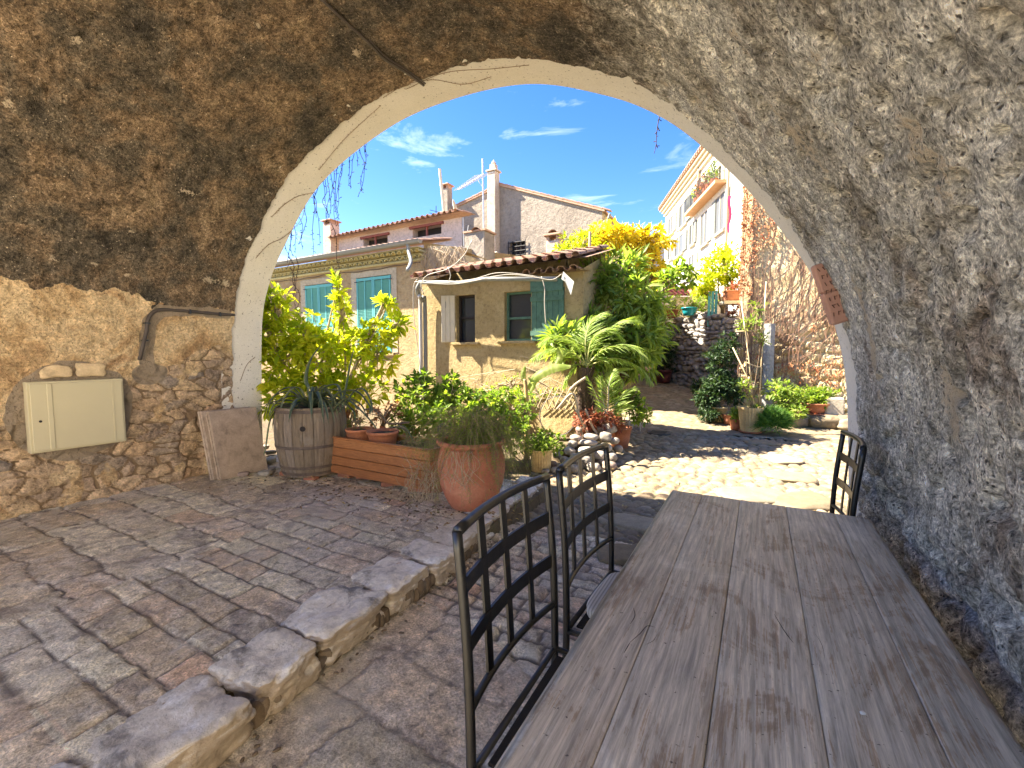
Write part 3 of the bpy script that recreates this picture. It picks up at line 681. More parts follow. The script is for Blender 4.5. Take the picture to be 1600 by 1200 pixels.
def wall_with_holes(b, x0, x1, z0, z1, Y, holes, depth=.25, a=.5, dx=(1, 0)):
    """wall in plane Y facing -Y with rectangular openings (xa,xb,za,zb), reveals going +Y"""
    xs_ = sorted({x0, x1, *[h[0] for h in holes], *[h[1] for h in holes]}); zs_ = sorted({z0, z1, *[h[2] for h in holes], *[h[3] for h in holes]})
    for i in range(len(xs_)-1):
        for j in range(len(zs_)-1):
            xm, zm = (xs_[i]+xs_[i+1])/2, (zs_[j]+zs_[j+1])/2
            if any(h[0] < xm < h[1] and h[2] < zm < h[3] for h in holes): continue
            b.poly([(xs_[i], Y, zs_[j]), (xs_[i+1], Y, zs_[j]), (xs_[i+1], Y, zs_[j+1]), (xs_[i], Y, zs_[j+1])], a)
    for (xa, xb, za, zb) in holes:
        Y2 = Y+depth
        b.poly([(xa, Y, za), (xa, Y2, za), (xa, Y2, zb), (xa, Y, zb)][::-1], a); b.poly([(xb, Y, za), (xb, Y2, za), (xb, Y2, zb), (xb, Y, zb)], a)
        b.poly([(xa, Y, za), (xb, Y, za), (xb, Y2, za), (xa, Y2, za)], a); b.poly([(xa, Y, zb), (xb, Y, zb), (xb, Y2, zb), (xa, Y2, zb)][::-1], a)

# ================================================================== left house with turquoise shutters
YH = 9.0
ev0 = at(437, 412, YH); ev1 = at(663, 383, YH); HX0, HX1 = -17.0, ev1.x-.02; ez = 4.40
hs_ = thing('shuttered_house', 'ochre rendered house with turquoise shutters and yellow scalloped cornice on the left', 'house', (-12, YH, 0))
s1 = (at(477, 447, YH).x, at(520, 441, YH).x, 1.9, 3.70); s2 = (at(557, 434, YH).x, at(611, 430, YH).x, 1.62, 3.74)
b = MB(); wall_with_holes(b, HX0, HX1, -.1, 4.0, YH, [s1, s2], .2)
b.poly([(HX1, YH, -.1), (HX1, YH+6, -.1), (HX1, YH+6, 5.2), (HX1, YH, 4.45)]); b.poly([(HX0, YH, -.1), (HX0, YH+6, -.1), (HX0, YH+6, 5.2), (HX0, YH, 4.3)])
b.poly([(HX0, YH+.2, 1), (HX1, YH+.2, 1), (HX1, YH+.2, 4), (HX0, YH+.2, 4)])
b.build('wall', M['housewall'], hs_)
b = MB()     # scalloped cornice: two rows of tile ends + band
b.box(((HX0+HX1)/2, YH+.05, 4.03), (HX1-HX0, .22, .06))
for row, (zz, yy) in enumerate(((4.09, YH-.10), (4.21, YH-.24))):
    xx = HX0
    while xx < HX1-.1:
        th = np.linspace(0, pi, 6); r = .085
        rows = [np.array([(xx+.1+r*cos(t), yq, zz-.02+r*.95*sin(t)) for t in th]) for yq in (yy, YH+.1)]
        b.grid(np.array(rows)); rows = [np.array([(xx+.1+(r-.02)*cos(t), yq, zz-.02+(r-.02)*.95*sin(t)) for t in th]) for yq in (yy, YH+.1)]
        b.grid(np.array(rows), flip=True); b.grid(np.array([[(xx+.1+r*cos(t), yy, zz-.02+r*.95*sin(t)) for t in th], [(xx+.1+(r-.02)*cos(t), yy, zz-.02+(r-.02)*.95*sin(t)) for t in th]]))
        xx += .20
    b.box(((HX0+HX1)/2, (yy+YH+.1)/2+.012, zz+.078+.012*row), (HX1-HX0, YH+.1-yy, .022))
b.build('cornice', M['genoise'], hs_, True)
tile_roof('tile_roof', (HX0, YH-.35, 4.40), (1, 0, 0), (0, cos(radians(14)), sin(radians(14))), int((HX1-HX0+.2)/.2), 4, .2, .4, M['tile_far'], hs_)
b = MB(); gp = [];
th = np.linspace(pi, 2*pi, 9); x_a, x_b = HX0, HX1+.25
for r in (.085, .080): b.grid(np.array([[(xq, YH-.42+r*cos(t), 4.40-.00*xq+r*sin(t)) for t in th] for xq in np.linspace(x_a, x_b, 12)]), .5, flip=(r < .084))
b.poly([(x_b, YH-.42+.085*cos(t), 4.40+.085*sin(t)) for t in th]); b.tube([(x_a, YH-.505, 4.40), (x_b, YH-.505, 4.40)], .012, 6)
b.build('gutter', M['galv'], hs_, True)
b = MB(); dx_ = at(655, 470, 7.55).x
b.tube(spline([(HX1-.15, YH-.42, 4.33), (HX1-.13, YH-.42, 4.15), (HX1+.1, YH-.6, 3.85), (HX1+.35, YH-1.0, 3.55)], 5), .045, 10); b.build('gutter_elbow', M['galv'], hs_, True)
def louvre_shutter(x0, x1, z0, z1, parent, Y):
    b = MB(); w_ = x1-x0; fr = .05
    b.box((x0+fr/2, Y, (z0+z1)/2), (fr, .035, z1-z0)); b.box((x1-fr/2, Y, (z0+z1)/2), (fr, .035, z1-z0)); b.box(((x0+x1)/2, Y, (z0+z1)/2), (fr*.8, .034, z1-z0-.01))
    for zz in (z0+.06, z1-.05, z0+.32*(z1-z0)): b.box(((x0+x1)/2, Y-.001, zz), (w_-.002, .036, .10 if zz < z1-.2 else .08))
    fs = b.build('shutter_leaf', M['turq'], parent)
    b2 = MB(); zz = z0+.12
    while zz < z1-.1:
        b2.box(((x0+x1)/2, Y+.004, zz), (w_-.08, .006, .05), M=Matrix.Rotation(radians(38), 3, 'X')); zz += .042
    b2.build('louvres', M['turq'], fs)
for (x0, x1, z0, z1), lab in ((s1, 1), (s2, 2)):
    xm = (x0+x1)/2; louvre_shutter(x0+.01, xm-.005, z0+.01, z1-.01, hs_, YH-.005); louvre_shutter(xm+.005, x1-.01, z0+.01, z1-.01, hs_, YH-.005)
    b = MB(); b.box((xm, YH-.01, z0-.04), (x1-x0+.16, .08, .07)); b.build('window_sill', M['housewall'], hs_)
M['band'] = stucco('smooth render band', [(.40, .33, .22), (.48, .41, .29)], 2, .008)
for (x0, x1, z0, z1) in (s1, s2):
    b = MB(); b.box((x0-.11, YH-.004, (z0+z1)/2), (.2, .02, z1-z0)); b.box((x1+.11, YH-.004, (z0+z1)/2), (.2, .02, z1-z0)); b.box(((x0+x1)/2, YH-.004, z1+.09), (x1-x0+.42, .02, .17)); b.build('window_surround', M['band'], hs_)
for (x0, x1, z0, z1) in (s1, s2):
    for zz in (z0+.2, z1-.12):
        for xx in (x0+.0, x1-.0): b = MB(); b.box((xx, YH-.035, zz), (.10, .012, .03)); b.build('hinge', M['iron'], hs_)

b = MB(); xx = np.linspace(HX0, HX1-.1, 60); b.tube(np.stack([xx, np.full(60, YH-.03), 3.93+.02*np.sin(xx*2.1)+.012*np.sin(xx*7)], 1), .011, 5); tag(b.build('wall_cable', M['cable'], None), 'dark cable strung just below the yellow scalloped cornice', 'cable')
# ================================================================== small garden shed-house
YS = 7.6; X0, X1 = -6.55, -2.80
sh = thing('garden_outbuilding', 'small ochre outbuilding with wavy tile roof and two dark window openings', 'outbuilding', (-4.6, YS, 0))
w1 = (at(713, 462, YS).x, at(742, 460, YS).x, 1.83, 2.81); w2 = (at(788, 457, YS).x, at(830, 457, YS).x, 1.84, 2.80)
b = MB(); wall_with_holes(b, X0, X1, -.1, 3.12, YS, [w1, w2], .28)
b.poly([(X1, YS, -.1), (X1, YS+1.25, -.1), (X1, YS+1.25, 3.58), (X1, YS, 3.12)]); b.poly([(X0, YS, -.1), (X0, YS+1.25, -.1), (X0, YS+1.25, 3.58), (X0, YS, 3.12)][::-1])
b.poly([(X0, YS+1.25, -.1), (X1, YS+1.25, -.1), (X1, YS+1.25, 3.62), (X0, YS+1.25, 3.62)])
b.build('wall', M['shedwall'], sh)
sl_ = radians(16); tile_roof('tile_roof', (X0+.10, YS-.38, 3.20), Vector((1, 0, .012)).normalized(), (0, cos(sl_), sin(sl_)), 16, 4, .236, .42, M['tile'], sh, .07)
tile_roof('eave_tiles', (X1-1.15, YS-.2, 3.07), (1, 0, 0), (0, cos(sl_*.3), sin(sl_*.3)), 5, 1, .232, .3, M['tile'], sh, .05)
for (x0, x1, z0, z1) in (w1, w2):
    b = MB(); b.box(((x0+x1)/2, YS-.02, z0-.03), (x1-x0+.24, .12, .05), bev=.008); b.build('window_sill', M['shedwall'], sh)
for k, (x0, x1, z0, z1) in enumerate((w1, w2)):
    b = MB(); f = .045
    for xx in (x0+f/2, x1-f/2): b.box((xx, YS+.12, (z0+z1)/2), (f, .05, z1-z0))
    for zz in (z0+f/2, z1-f/2) + (((z0+z1)/2+.02,) if k == 0 else ((z0+z1)/2-.03,)): b.box(((x0+x1)/2, YS+.119, zz), (x1-x0-.002, .045, f))
    fr = b.build('window_frame', M['green_old'] if k else M['dark'], sh)
    b = MB(); b.box(((x0+x1)/2, YS+.16, (z0+z1)/2), (x1-x0, .01, z1-z0)); b.build('pane', M['glass'], fr)
b = MB()   # cream shutter of first window, half open and catching the sun
c0 = (w1[0]-.02, YS-.02); ang = radians(200); dd = np.array((cos(ang), sin(ang)))*.30
mid = np.array(c0)+dd/2; b.box((mid[0], mid[1], 2.32), (.30, .03, .98), rz=ang, bev=.004)
for k in range(3):
    q = np.array(c0)+dd*(.17+.33*k); b.box((q[0]+.006, q[1]-.019, 2.32), (.085, .012, .96), rz=ang)
o = b.build('cream_shutter', M['cream'], sh); b = MB(); b.box((mid[0]-.06, mid[1]-.03, 2.62), (.06, .02, .14), rz=ang, bev=.006); b.build('shutter_catch', M['galv'], o)
b = MB(); gx0, gx1 = w2[1]+.03, w2[1]+.66
for k in range(6): b.box((gx0+.055+.11*k, YS-.03, 2.32), (.104, .03, .98))
b.box(((gx0+gx1)/2, YS-.055, 2.62), (.66, .02, .09)); b.box(((gx0+gx1)/2, YS-.055, 1.98), (.66, .02, .09)); b.box(((gx0+gx1)/2, YS-.055, 2.86), (.66, .03, .22))
b.build('green_shutter', M['green_old'], sh)
b = MB()
P_ = lambda px, py, y=YS-.45: at(px, py, y)
for r in (.042,): b.tube([P_(655, 441), P_(720, 442), P_(760, 436), P_(870, 436)], r, 10)
b.build('gutter', M['galv'], sh, True)
b = MB(); b.tube(spline([P_(657, 441), P_(652, 452), P_(655, 462, YS-.3), P_(660, 470, YS-.2), P_(664, 480, YS-.12), at(666, 668, YS-.12)], 6), .045, 10); b.build('drainpipe', M['galv'], sh, True)
b = MB(); b.tube(spline([P_(655, 463), P_(657, 480, YS-.2), at(659, 668, YS-.2)], 6), .038, 10); b.build('drainpipe', M['pvc'], sh, True)
b = MB()
for pts in ([(648, 440), (700, 444), (735, 440), (770, 432), (800, 429), (835, 433), (862, 437), (878, 428)], [(700, 441), (740, 436), (772, 427), (800, 427), (840, 432)]):
    b.tube(spline([P_(px, py, YS-.55) for px, py in pts], 6), .007, 6)
b.tube(spline([P_(px, py, YS-.5) for px, py in [(652, 436), (646, 450), (647, 500), (655, 560), (662, 640)]], 5), .008, 5)
b.tube(spline([P_(px, py, YS-.5) for px, py in [(700, 417), (704, 430), (701, 440)]], 5), .009, 5)
b.tube(spline([P_(px, py, YS-.48) for px, py in [(846, 432), (851, 450), (851, 475), (853, 508)]], 5), .009, 5)
b.tube(spline([P_(px, py, YS-.5) for px, py in [(662, 460), (658, 445), (668, 430), (700, 420), (724, 400), (738, 375)]], 5), .010, 5)
tag(b.build('loose_cables', M['wire'], None, True), 'pale loose cables sagging along the gutter of the small outbuilding', 'cable')
b = MB(); pp = P_(893, 432, YS-.55); b.poly([P_(880, 424, YS-.5), P_(897, 440, YS-.6), P_(892, 461, YS-.6), P_(883, 440, YS-.55)]); b.poly([P_(880, 424, YS-.5), P_(883, 440, YS-.55), P_(877, 436, YS-.45)])
tag(b.build('torn_sheet', M['galv'], None), 'grey torn sheet hanging from the outbuilding eave at its right end', 'sheet')
# gable piece between house and outbuilding with dry vines
b = MB(); q = [at(663, 384, 9.1), at(700, 384, 9.4), at(726, 398, 9.6), at(729, 440, 9.6), at(663, 440, 9.1)]
b.poly(q); b.poly([q[0], q[1]+Vector((0, 2, .0)), q[1], q[0]]); b.poly([q[2], q[2]+Vector((0, 2, 0)), q[3]+Vector((0, 2, 0)), q[3]])
g_ = b.build('gable_wall', M['vinewall']); tag(g_, 'short sloping gable wall under dry brown creeper beside the shuttered house', 'wall')
b = MB()
for k in range(170):
    p0 = at(664+62*random.random(), 384+20*random.random()**1.5, 9.0-.1*random.random()); p0.z = min(p0.z, at(664, 386, 9).z)
    b.tube(spline([p0, p0+Vector((.15*random.gauss(0, 1), -.03, -.15-.2*random.random())), p0+Vector((.25*random.gauss(0, 1), 0, -.35-.5*random.random()))], 3), .007, 4)
tag(b.build('dry_creeper', M['palebranch'], None), 'tangle of dry brown creeper hanging over the short gable wall', 'creeper')
# ================================================================== grey gabled house behind
YB = 14.0
bh = thing('gabled_house', 'tall grey roughcast house with a broad gable and one small barred window', 'house', (at(820, 400, YB).x, YB, 0))
A = at(694, 334, YB); T = at(782, 291, YB); E_ = at(941, 330, YB); Bq = at(941, 430, YB)
gw = (at(797, 376, YB).x, at(820, 402, YB).x, at(797, 402, YB).z, at(820, 376, YB).z)
b = MB()
# front wall polygon split round the window
def pz(x): return T.z+(E_.z-T.z)*(x-T.x)/(E_.x-T.x) if x > T.x else A.z+(T.z-A.z)*(x-A.x)/(T.x-A.x)
xs_ = [A.x, T.x, gw[0], gw[1], E_.x]
for i in range(4):
    a_, c_ = xs_[i], xs_[i+1]
    if i == 2: b.poly([(a_, YB, -.1), (c_, YB, -.1), (c_, YB, gw[2]), (a_, YB, gw[2])], .5); b.poly([(a_, YB, gw[3]), (c_, YB, gw[3]), (c_, YB, pz(c_)), (a_, YB, pz(a_))], .5)
    else: b.poly([(a_, YB, -.1), (c_, YB, -.1), (c_, YB, pz(c_)), (a_, YB, pz(a_))], .5)
for xx, y2 in ((gw[0], .25), (gw[1], .25)): b.poly([(xx, YB, gw[2]), (xx, YB+y2, gw[2]), (xx, YB+y2, gw[3]), (xx, YB, gw[3])], .5)
for zz in (gw[2], gw[3]): b.poly([(gw[0], YB, zz), (gw[1], YB, zz), (gw[1], YB+.25, zz), (gw[0], YB+.25, zz)], .5)
b.poly([(E_.x, YB, -.1), (E_.x, YB+8, -.1), (E_.x, YB+8, E_.z), (E_.x, YB, E_.z)], .5); b.poly([(A.x, YB, -.1), (A.x, YB+8, -.1), (A.x, YB+8, A.z), (A.x, YB, A.z)], .5)
b.build('wall', M['greywall'], bh)
b = MB()
def roofslab(p, q, th=.10, over=.12):
    for (dy0, dy1, dz, t_) in ((-over, 8, .0, th),):
        V_ = [(p.x, YB+dy0, p.z+dz), (q.x, YB+dy0, q.z+dz), (q.x, YB+dy1, q.z+dz), (p.x, YB+dy1, p.z+dz)]; V2 = [(x, y, z+t_) for x, y, z in V_]
        b.poly(V_[::-1]); b.poly(V2); b.poly([V_[0], V_[1], V2[1], V2[0]]); b.poly([V_[1], V_[2], V2[2], V2[1]]); b.poly([V_[3], V_[0], V2[0], V2[3]])
ext = lambda p, q, k: q+(q-p).normalized()*k
roofslab(ext(T, A, .1), T, .07, .06); roofslab(T, ext(T, E_, .1), .07, .06)
for p, q in ((T, ext(T, E_, .3)), (ext(T, A, .15), T)):
    n = int((q-p).length/.28)
    for i in range(n):
        c_ = p.lerp(q, (i+.5)/n); d_ = (q-p).normalized(); ang_ = math.atan2(d_.z, d_.x)
        b.box((c_.x, YB+.03, c_.z+.09), (.29, .2, .04), M=Matrix.Rotation(-ang_+.05, 3, 'Y'))
b.build('tile_verge', M['tile_far'], bh)
b = MB(); b.box(((gw[0]+gw[1])/2, YB+.2, (gw[2]+gw[3])/2), (gw[1]-gw[0], .02, gw[3]-gw[2])); b.build('window', M['glass'], bh)
b = MB(); W_ = gw[1]-gw[0]; H_ = gw[3]-gw[2]
for k in range(5): b.tube([(gw[0]-.04+(W_+.08)*k/4, YB-.05, gw[2]-.03), (gw[0]-.04+(W_+.08)*k/4, YB-.05, gw[3]+.03)], .014, 5)
for k in range(4): b.tube([(gw[0]-.05, YB-.065, gw[2]+H_*(.05+.9*k/3)), (gw[1]+.05, YB-.065, gw[2]+H_*(.05+.9*k/3))], .014, 5)
b.build('window_bars', M['iron'], bh)
b = MB(); b.poly([(gw[0]-.14, YB-.006, gw[2]-.08), (gw[1]+.14, YB-.006, gw[2]-.08), (gw[1]+.14, YB-.006, gw[2]), (gw[0]-.14, YB-.006, gw[2])]); b.build('window_surround', M['shedwall'], bh)
b = MB(); q0 = at(775, 425, YB); q1 = at(775, 272, YB); wd = .17; b.box((q0.x, YB-.16, (q0.z+q1.z)/2), (2*wd, .32, q1.z-q0.z), bev=.02); b.box((q1.x, YB-.16, q1.z+.03), (.42, .40, .05)); b.box((q0.x-.0, YB-.18, q0.z+.1), (.55, .40, 1.1), bev=.04)
b.box((q1.x, YB-.16, q1.z+.16), (.20, .22, .2)); b.lathe([(.001, .3), (.09, .3), (.07, .36), (.05, .37), (.001, .45)], (q1.x, YB-.16, q1.z), 10)
b.build('chimney_stack', stucco('chimney render', [(.42, .34, .26), (.56, .47, .38), (.48, .33, .24)], 2, .02), bh)
b = MB(); q = at(941, 335, YB-.1); b.tube(spline([q+Vector((.25, 0, -.02)), q+Vector((.15, 0, -.3)), q+Vector((.05, 0, -.45)), q+Vector((.04, 0, -3))], 5), .045, 8); b.build('downpipe', M['galv'], bh)
# left chimney of the roof
def chim(name, label, px, py0, py1, Y, w_, d_, mat, pot=True):
    t = thing(name, label, 'chimney', tuple(at(px, py1, Y))); p0 = at(px, py1, Y); p1 = at(px, py0, Y)
    b = MB(); b.box((p0.x, Y, (p0.z+p1.z)/2-.1), (w_, d_, p1.z-p0.z+.2), bev=.015); b.build('stack', mat, t)
    b = MB()
    for sx in (-1, 1): b.box((p0.x+sx*(w_/2-.04), Y, p1.z+.06), (.08, d_*.9, .12))
    b.box((p0.x, Y, p1.z+.14), (w_+.12, d_+.12, .05), bev=.01)
    if pot: b.grid(np.array([[(p0.x+.12*cos(t_), yy, p1.z+.165+.10*sin(t_)) for t_ in np.linspace(0, pi, 7)] for yy in (Y-d_/2, Y+d_/2)]))
    b.build('cap', M['tile_far'], t); return t
M['chim'] = stucco('brick render', [(.46, .28, .20), (.58, .44, .34), (.52, .36, .27)], 3, .02)
chim('chimney', 'small square chimney with stone cap at the left end of the upper tile roof', 519, 352, 398, 11.6, .42, .42, M['chim'], False)
chim('chimney', 'squat brick chimney just above the wavy outbuilding roof in front of the gable', 867, 378, 408, 10.3, .34, .34, M['chim'])
chim('chimney', 'narrow tapered chimney behind the pale pole at the left edge of the gable', 699, 296, 348, 13.8, .28, .3, M['greywall'], False)
# upper house with tile roof left of the gable
YU = 11.6
uh = thing('attic_house', 'low pinkish attic storey with a long tile roof above the shuttered house', 'house', (at(620, 400, YU).x, YU, 0))
e0 = at(528, 374, YU); e1 = at(735, 368, YU)
b = MB(); o1 = (at(568, 390, YU).x, at(606, 390, YU).x, e0.z-.55, e0.z-.16); o2 = (at(645, 390, YU).x, at(690, 390, YU).x, e0.z-.42, e0.z-.12)
wall_with_holes(b, e0.x+.05, at(722, 400, YU).x, 3.5, e0.z-.02, YU, [o1, o2], .3); b.build('wall', stucco('pink render', [(.52, .40, .32), (.62, .50, .42)], 2, .02), uh)
b = MB()
M['redwood'] = plain('red wood', (.22, .06, .04), .7)
for o_ in (o1, o2):
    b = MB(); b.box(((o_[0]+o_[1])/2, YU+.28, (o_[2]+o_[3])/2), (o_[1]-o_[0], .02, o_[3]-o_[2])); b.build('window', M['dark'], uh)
    b = MB(); b.box(((o_[0]+o_[1])/2, YU-.03, o_[3]+.03), (o_[1]-o_[0]+.2, .08, .08)); b.box(((o_[0]+o_[1])/2, YU+.02, (o_[2]+o_[3])/2), (.06, .05, o_[3]-o_[2])); b.build('lintel', M['redwood'], uh)
tile_roof('tile_roof', (e0.x-.1, YU-.3, e0.z), Vector((1, 0, .012)), (0, cos(radians(8)), sin(radians(8))), int((e1.x-e0.x)/.22), 2, .22, .4, M['tile_far'], uh, .06)
b = MB(); q = at(741, 362, 11.2); r0 = at(741, 420, 11.2); b.box((q.x, 11.5, (q.z+r0.z)/2-.3), (.72, .6, q.z-r0.z+.6), bev=.02)
w_ = b.build('stair_block', M['greywall']); tag(w_, 'pale rendered chimney block between the attic roof and the gabled house', 'wall')
b = MB(); b.grid(np.array([[(q.x+.1+.14*cos(t_), yy, q.z+.0+.10*sin(t_)) for t_ in np.linspace(0, pi, 7)] for yy in (11.1, 11.8)])); b.box((q.x, 11.5, q.z+.02), (.8, .66, .05)); b.build('coping', M['tile_far'], w_)
# antennas
M['alu'] = plain('aluminium', (.58, .58, .56), .4, .5, .1)
an = thing('tv_antenna', 'tall mast with a slanting comb shaped television antenna beside the thin chimney', 'antenna', tuple(at(757, 400, 12.6)))
b = MB(); b.tube([at(757, 420, 12.6), at(754, 248, 12.6)], .028, 8); b.build('mast', M['alu'], an)
b = MB(); p0 = at(716, 296, 12.4); p1 = at(756, 272, 12.6); b.tube([p0, p1], .018, 6)
for k in range(12):
    c_ = p0.lerp(p1, k/11); L_ = .18+.02*k; d_ = Vector((.45, 1, .42)).normalized()*L_; b.tube([c_-d_, c_+d_], .009, 4)
b.tube([at(747, 282, 12.6), at(754, 292, 12.6)], .012, 5); b.build('aerial_array', M['alu'], an)
b = MB()
for (x0_, y0_, x1_, y1_) in ((726, 373, 757, 371), (732, 352, 725, 400), (745, 371, 748, 388), (748, 386, 757, 386)): b.tube([at(x0_, y0_, 12.3), at(x1_, y1_, 12.3)], .014, 5)
b.build('bracket', M['alu'], an)
b = MB(); b.tube([at(696, 352, 12.9), at(687, 264, 12.9)], .05, 8); tag(b.build('roof_pole', M['cream']), 'thick pale leaning pole at the left of the grey gable', 'pole')
sd = thing('satellite_dish', 'beige satellite dish seen almost edge on against the grey gable', 'satellite dish', tuple(at(714, 335, 12.7)))
c_ = at(712, 332, 12.7); rr_ = np.linspace(0, .42, 7); th = np.linspace(0, 2*pi, 25)
Md = Matrix.Rotation(radians(-68), 3, 'Z') @ Matrix.Rotation(radians(14), 3, 'X')
G_ = np.array([[tuple(Md @ Vector((r*cos(t)*.9, .35*r*r-.03, r*sin(t)))) for t in th] for r in rr_])+np.array(tuple(c_))
b = MB(); b.grid(G_); G2 = G_+np.array(tuple(Md @ Vector((0, .012, 0)))); b.grid(G2, flip=True); b.grid(np.array([G_[-1], G2[-1]])); b.build('dish', M['cream'], sd, True)
b = MB(); b.tube([c_, at(723, 335, 12.6), at(724, 333, 12.5)], .014, 5); b.box(tuple(at(724, 333, 12.5)), (.07, .07, .1)); b.tube([at(723, 335, 12.7), at(726, 400, 12.7)], .02, 6); b.build('feed_arm', M['alu'], sd)
b = MB(); q = at(681, 344, 12.9)
for k in range(5): b.tube([q+Vector((-.1+.02*k, -.3, -.12+.1*k)), q+Vector((.12, .3, -.10+.1*k))], .01, 4)
b.tube([q+Vector((0, 0, -.3)), q+Vector((.02, 0, .5))], .014, 5); tag(b.build('roof_aerial', M['iron']), 'little dark aerial left of the leaning pole', 'antenna')

# ================================================================== white building on the right
n0 = atd(1135, 300, 19.0); f0 = atd(1040, 330, 30.0)
fd = Vector((f0.x-n0.x, f0.y-n0.y, 0)).normalized(); fn = Vector((-fd.y, fd.x, 0))     # fn points to the left (street side)
if fn.x > 0: fn = -fn
F0 = Vector((f0.x, f0.y, 0)); HT = f0.z
def W(s, z, o=0): p = F0-fd*s+fn*o; return (p.x, p.y, z)      # s metres from far end towards the camera
def wpx(px, py):                                            # facade coordinates of a pixel
    d = ray(px, py); t = (F0-_C).dot(fn)/d.dot(fn); p = _C+d*t; return ((F0-p).dot(fd), p.z)
wb = thing('white_building', 'tall white rendered town house with many shutters and a long balcony on the right', 'building', tuple(F0))
SL = 15.0
b = MB(); wins = []
for (xa, ya, xb, yb) in ((1046, 340, 1053, 366), (1064, 317, 1074, 352), (1079, 300, 1091, 332), (1057, 370, 1068, 398), (1080, 350, 1086, 382), (1097, 333, 1107, 382), (1120, 306, 1133, 362), (1078, 400, 1086, 432), (1100, 282, 1108, 312), (1121, 262, 1129, 288), (1046, 385, 1051, 405)):
    s0, _ = wpx(xa, (ya+yb)/2); s1_, _ = wpx(xb, (ya+yb)/2); _, z0 = wpx((xa+xb)/2, yb); _, z1 = wpx((xa+xb)/2, ya); wins.append((min(s0, s1_), max(s0, s1_), z0, z1))
b.poly([W(0, -.1), W(SL, -.1), W(SL, HT), W(0, HT)]); b.poly([W(0, -.1), W(0, -.1, -6), W(0, HT+1, -6), W(0, HT)]); b.poly([W(0, HT), W(SL, HT), W(SL, HT+1.2, -6), W(0, HT+1.2, -6)])
b.poly([W(SL, -.1), W(SL, -.1, -6), W(SL, HT+1, -6), W(SL, HT)])
b.build('wall', M['paintedwhite'], wb)
ang_w = math.atan2(fd.y, fd.x)
def wbox(b, s, z, o, ds, dz, do, a=None): c_ = W(s, z, o); b.box(c_, (ds, do, dz), rz=ang_w, a=a)
b = MB(); wbox(b, SL/2, HT+.05, .18, SL+.3, .12, .36); wbox(b, SL/2, HT-.10, .12, SL+.1, .14, .24); wbox(b, SL/2, HT-.28, .06, SL, .16, .12); b.build('cornice', plain('cream stone', (.62, .54, .38), .8), wb)
b = MB(); wbox(b, SL/2, HT+.16, .20, SL+.4, .08, .5)
for k in range(50): wbox(b, k*.3+.1, HT+.21, .25, .2, .07, .5)
b.build('tile_edge', M['tile_far'], wb)
M['winp'] = plain('curtained window', (.10, .10, .09), .35)
M['greysh'] = plain('pale grey shutter', (.20, .21, .19), .7)
for (s0, s1_, z0, z1) in wins:
    b = MB(); wbox(b, (s0+s1_)/2, (z0+z1)/2, .02, s1_-s0, z1-z0, .03); wnd = b.build('window', M['winp'], wb)
    b = MB(); wbox(b, (s0+s1_)/2, z0-.05, .06, s1_-s0+.3, .09, .14); wbox(b, (s0+s1_)/2, z1+.05, .035, s1_-s0+.2, .08, .06); wbox(b, (s0+s1_)/2, (z0+z1)/2, .045, .06, z1-z0, .03); b.build('sill', M['cream'], wnd)
    hw = (s1_-s0)*.5
    for sgn, ss in ((-1, s0), (1, s1_)):
        b = MB()
        wbox(b, ss+sgn*hw*.52, (z0+z1)/2, .045, hw, z1-z0, .05)
        for k in range(14): wbox(b, ss+sgn*hw*.52, z0+(z1-z0)*(k+.5)/14, .078, hw-.08, (z1-z0)/22, .012)
        b.build('shutter', M['greysh'] if (s0*7) % 2 > .9 else M['cream'], wnd)
sa, za = wpx(1084, 336); sb, zb = wpx(1136, 284); zz = (za+zb)/2
b = MB(); wbox(b, (sa+sb)/2, za, .25, abs(sb-sa), .14, .5); b.build('balcony_slab', plain('orange stone', (.52, .30, .15), .8), wb)
b = MB(); s_lo, s_hi = min(sa, sb), max(sa, sb); k = s_lo
while k < s_hi: b.cyl(W(k, za+.05, .47), W(k, za+.95, .47), .012, n=4); k += .14
b.tube([W(s_lo, za+.96, .47), W(s_hi, za+.96, .47)], .02, 5); b.build('balcony_railing', M['iron'], wb)
sm = wpx(1094, 300)[0]; b = MB(); b.tube([W(sm, za, .1), W(sm, HT-.2, .1)], .07, 8); M['brpipe'] = plain('brown pipe', (.30, .22, .15), .7); b.build('downpipe', M['brpipe'], wb); s_ = wpx(1141, 300)[0]; b = MB(); b.tube([W(s_, 1, .1), W(s_, HT-.3, .1)], .06, 8); b.build('downpipe', M['brpipe'], wb)
for k, (px, py) in enumerate(((1098, 322), (1112, 302), (1125, 288), (1103, 314), (1118, 290))):
    s_, _z = wpx(px, py); p = Vector(W(s_, za+.07, .27)); t = thing('potted_plant', ['small orange flower pot with leafy plant, farthest along the white building balcony', 'tall leafy pot plant in the middle of the white building balcony', 'round bush in a pot nearest on the white building balcony', 'low pot plant second from the far end of the white building balcony', 'spindly pot plant between the tall and the round ones on the white balcony'][k], 'potted plant', p, 'pot plants on the white building balcony')
    b = MB(); b.lathe([(.001, 0), (.13, 0), (.19, .32), (.17, .32), (.16, .28), (.001, .28)], p, 10); b.build('pot', M['terra'], t)
    b = MB(); crown(b, [(p+Vector((0, 0, .6+.1*(k % 3))), (.28, .28, .3+.1*(k % 3)), 1)], 34, 4, .13, .06, 2); b.build('foliage', L_vine if k % 2 else L_mid, t)
# pink cloth
s_, z_ = wpx(1148, 335); b = MB(); b.grid(np.array([[(Vector(W(s_+.05*sin(7*v_), z_+.75-1.5*v_, .15+.05*sin(9*v_))) + fn*u_*(.13-.06*v_))[:] for u_ in (0, .5, 1)] for v_ in np.linspace(0, 1, 9)]))
tag(b.build('hanging_cloth', plain('magenta cloth', (.45, .03, .12), .8)), 'narrow magenta cloth hanging at the near edge of the white building', 'cloth')
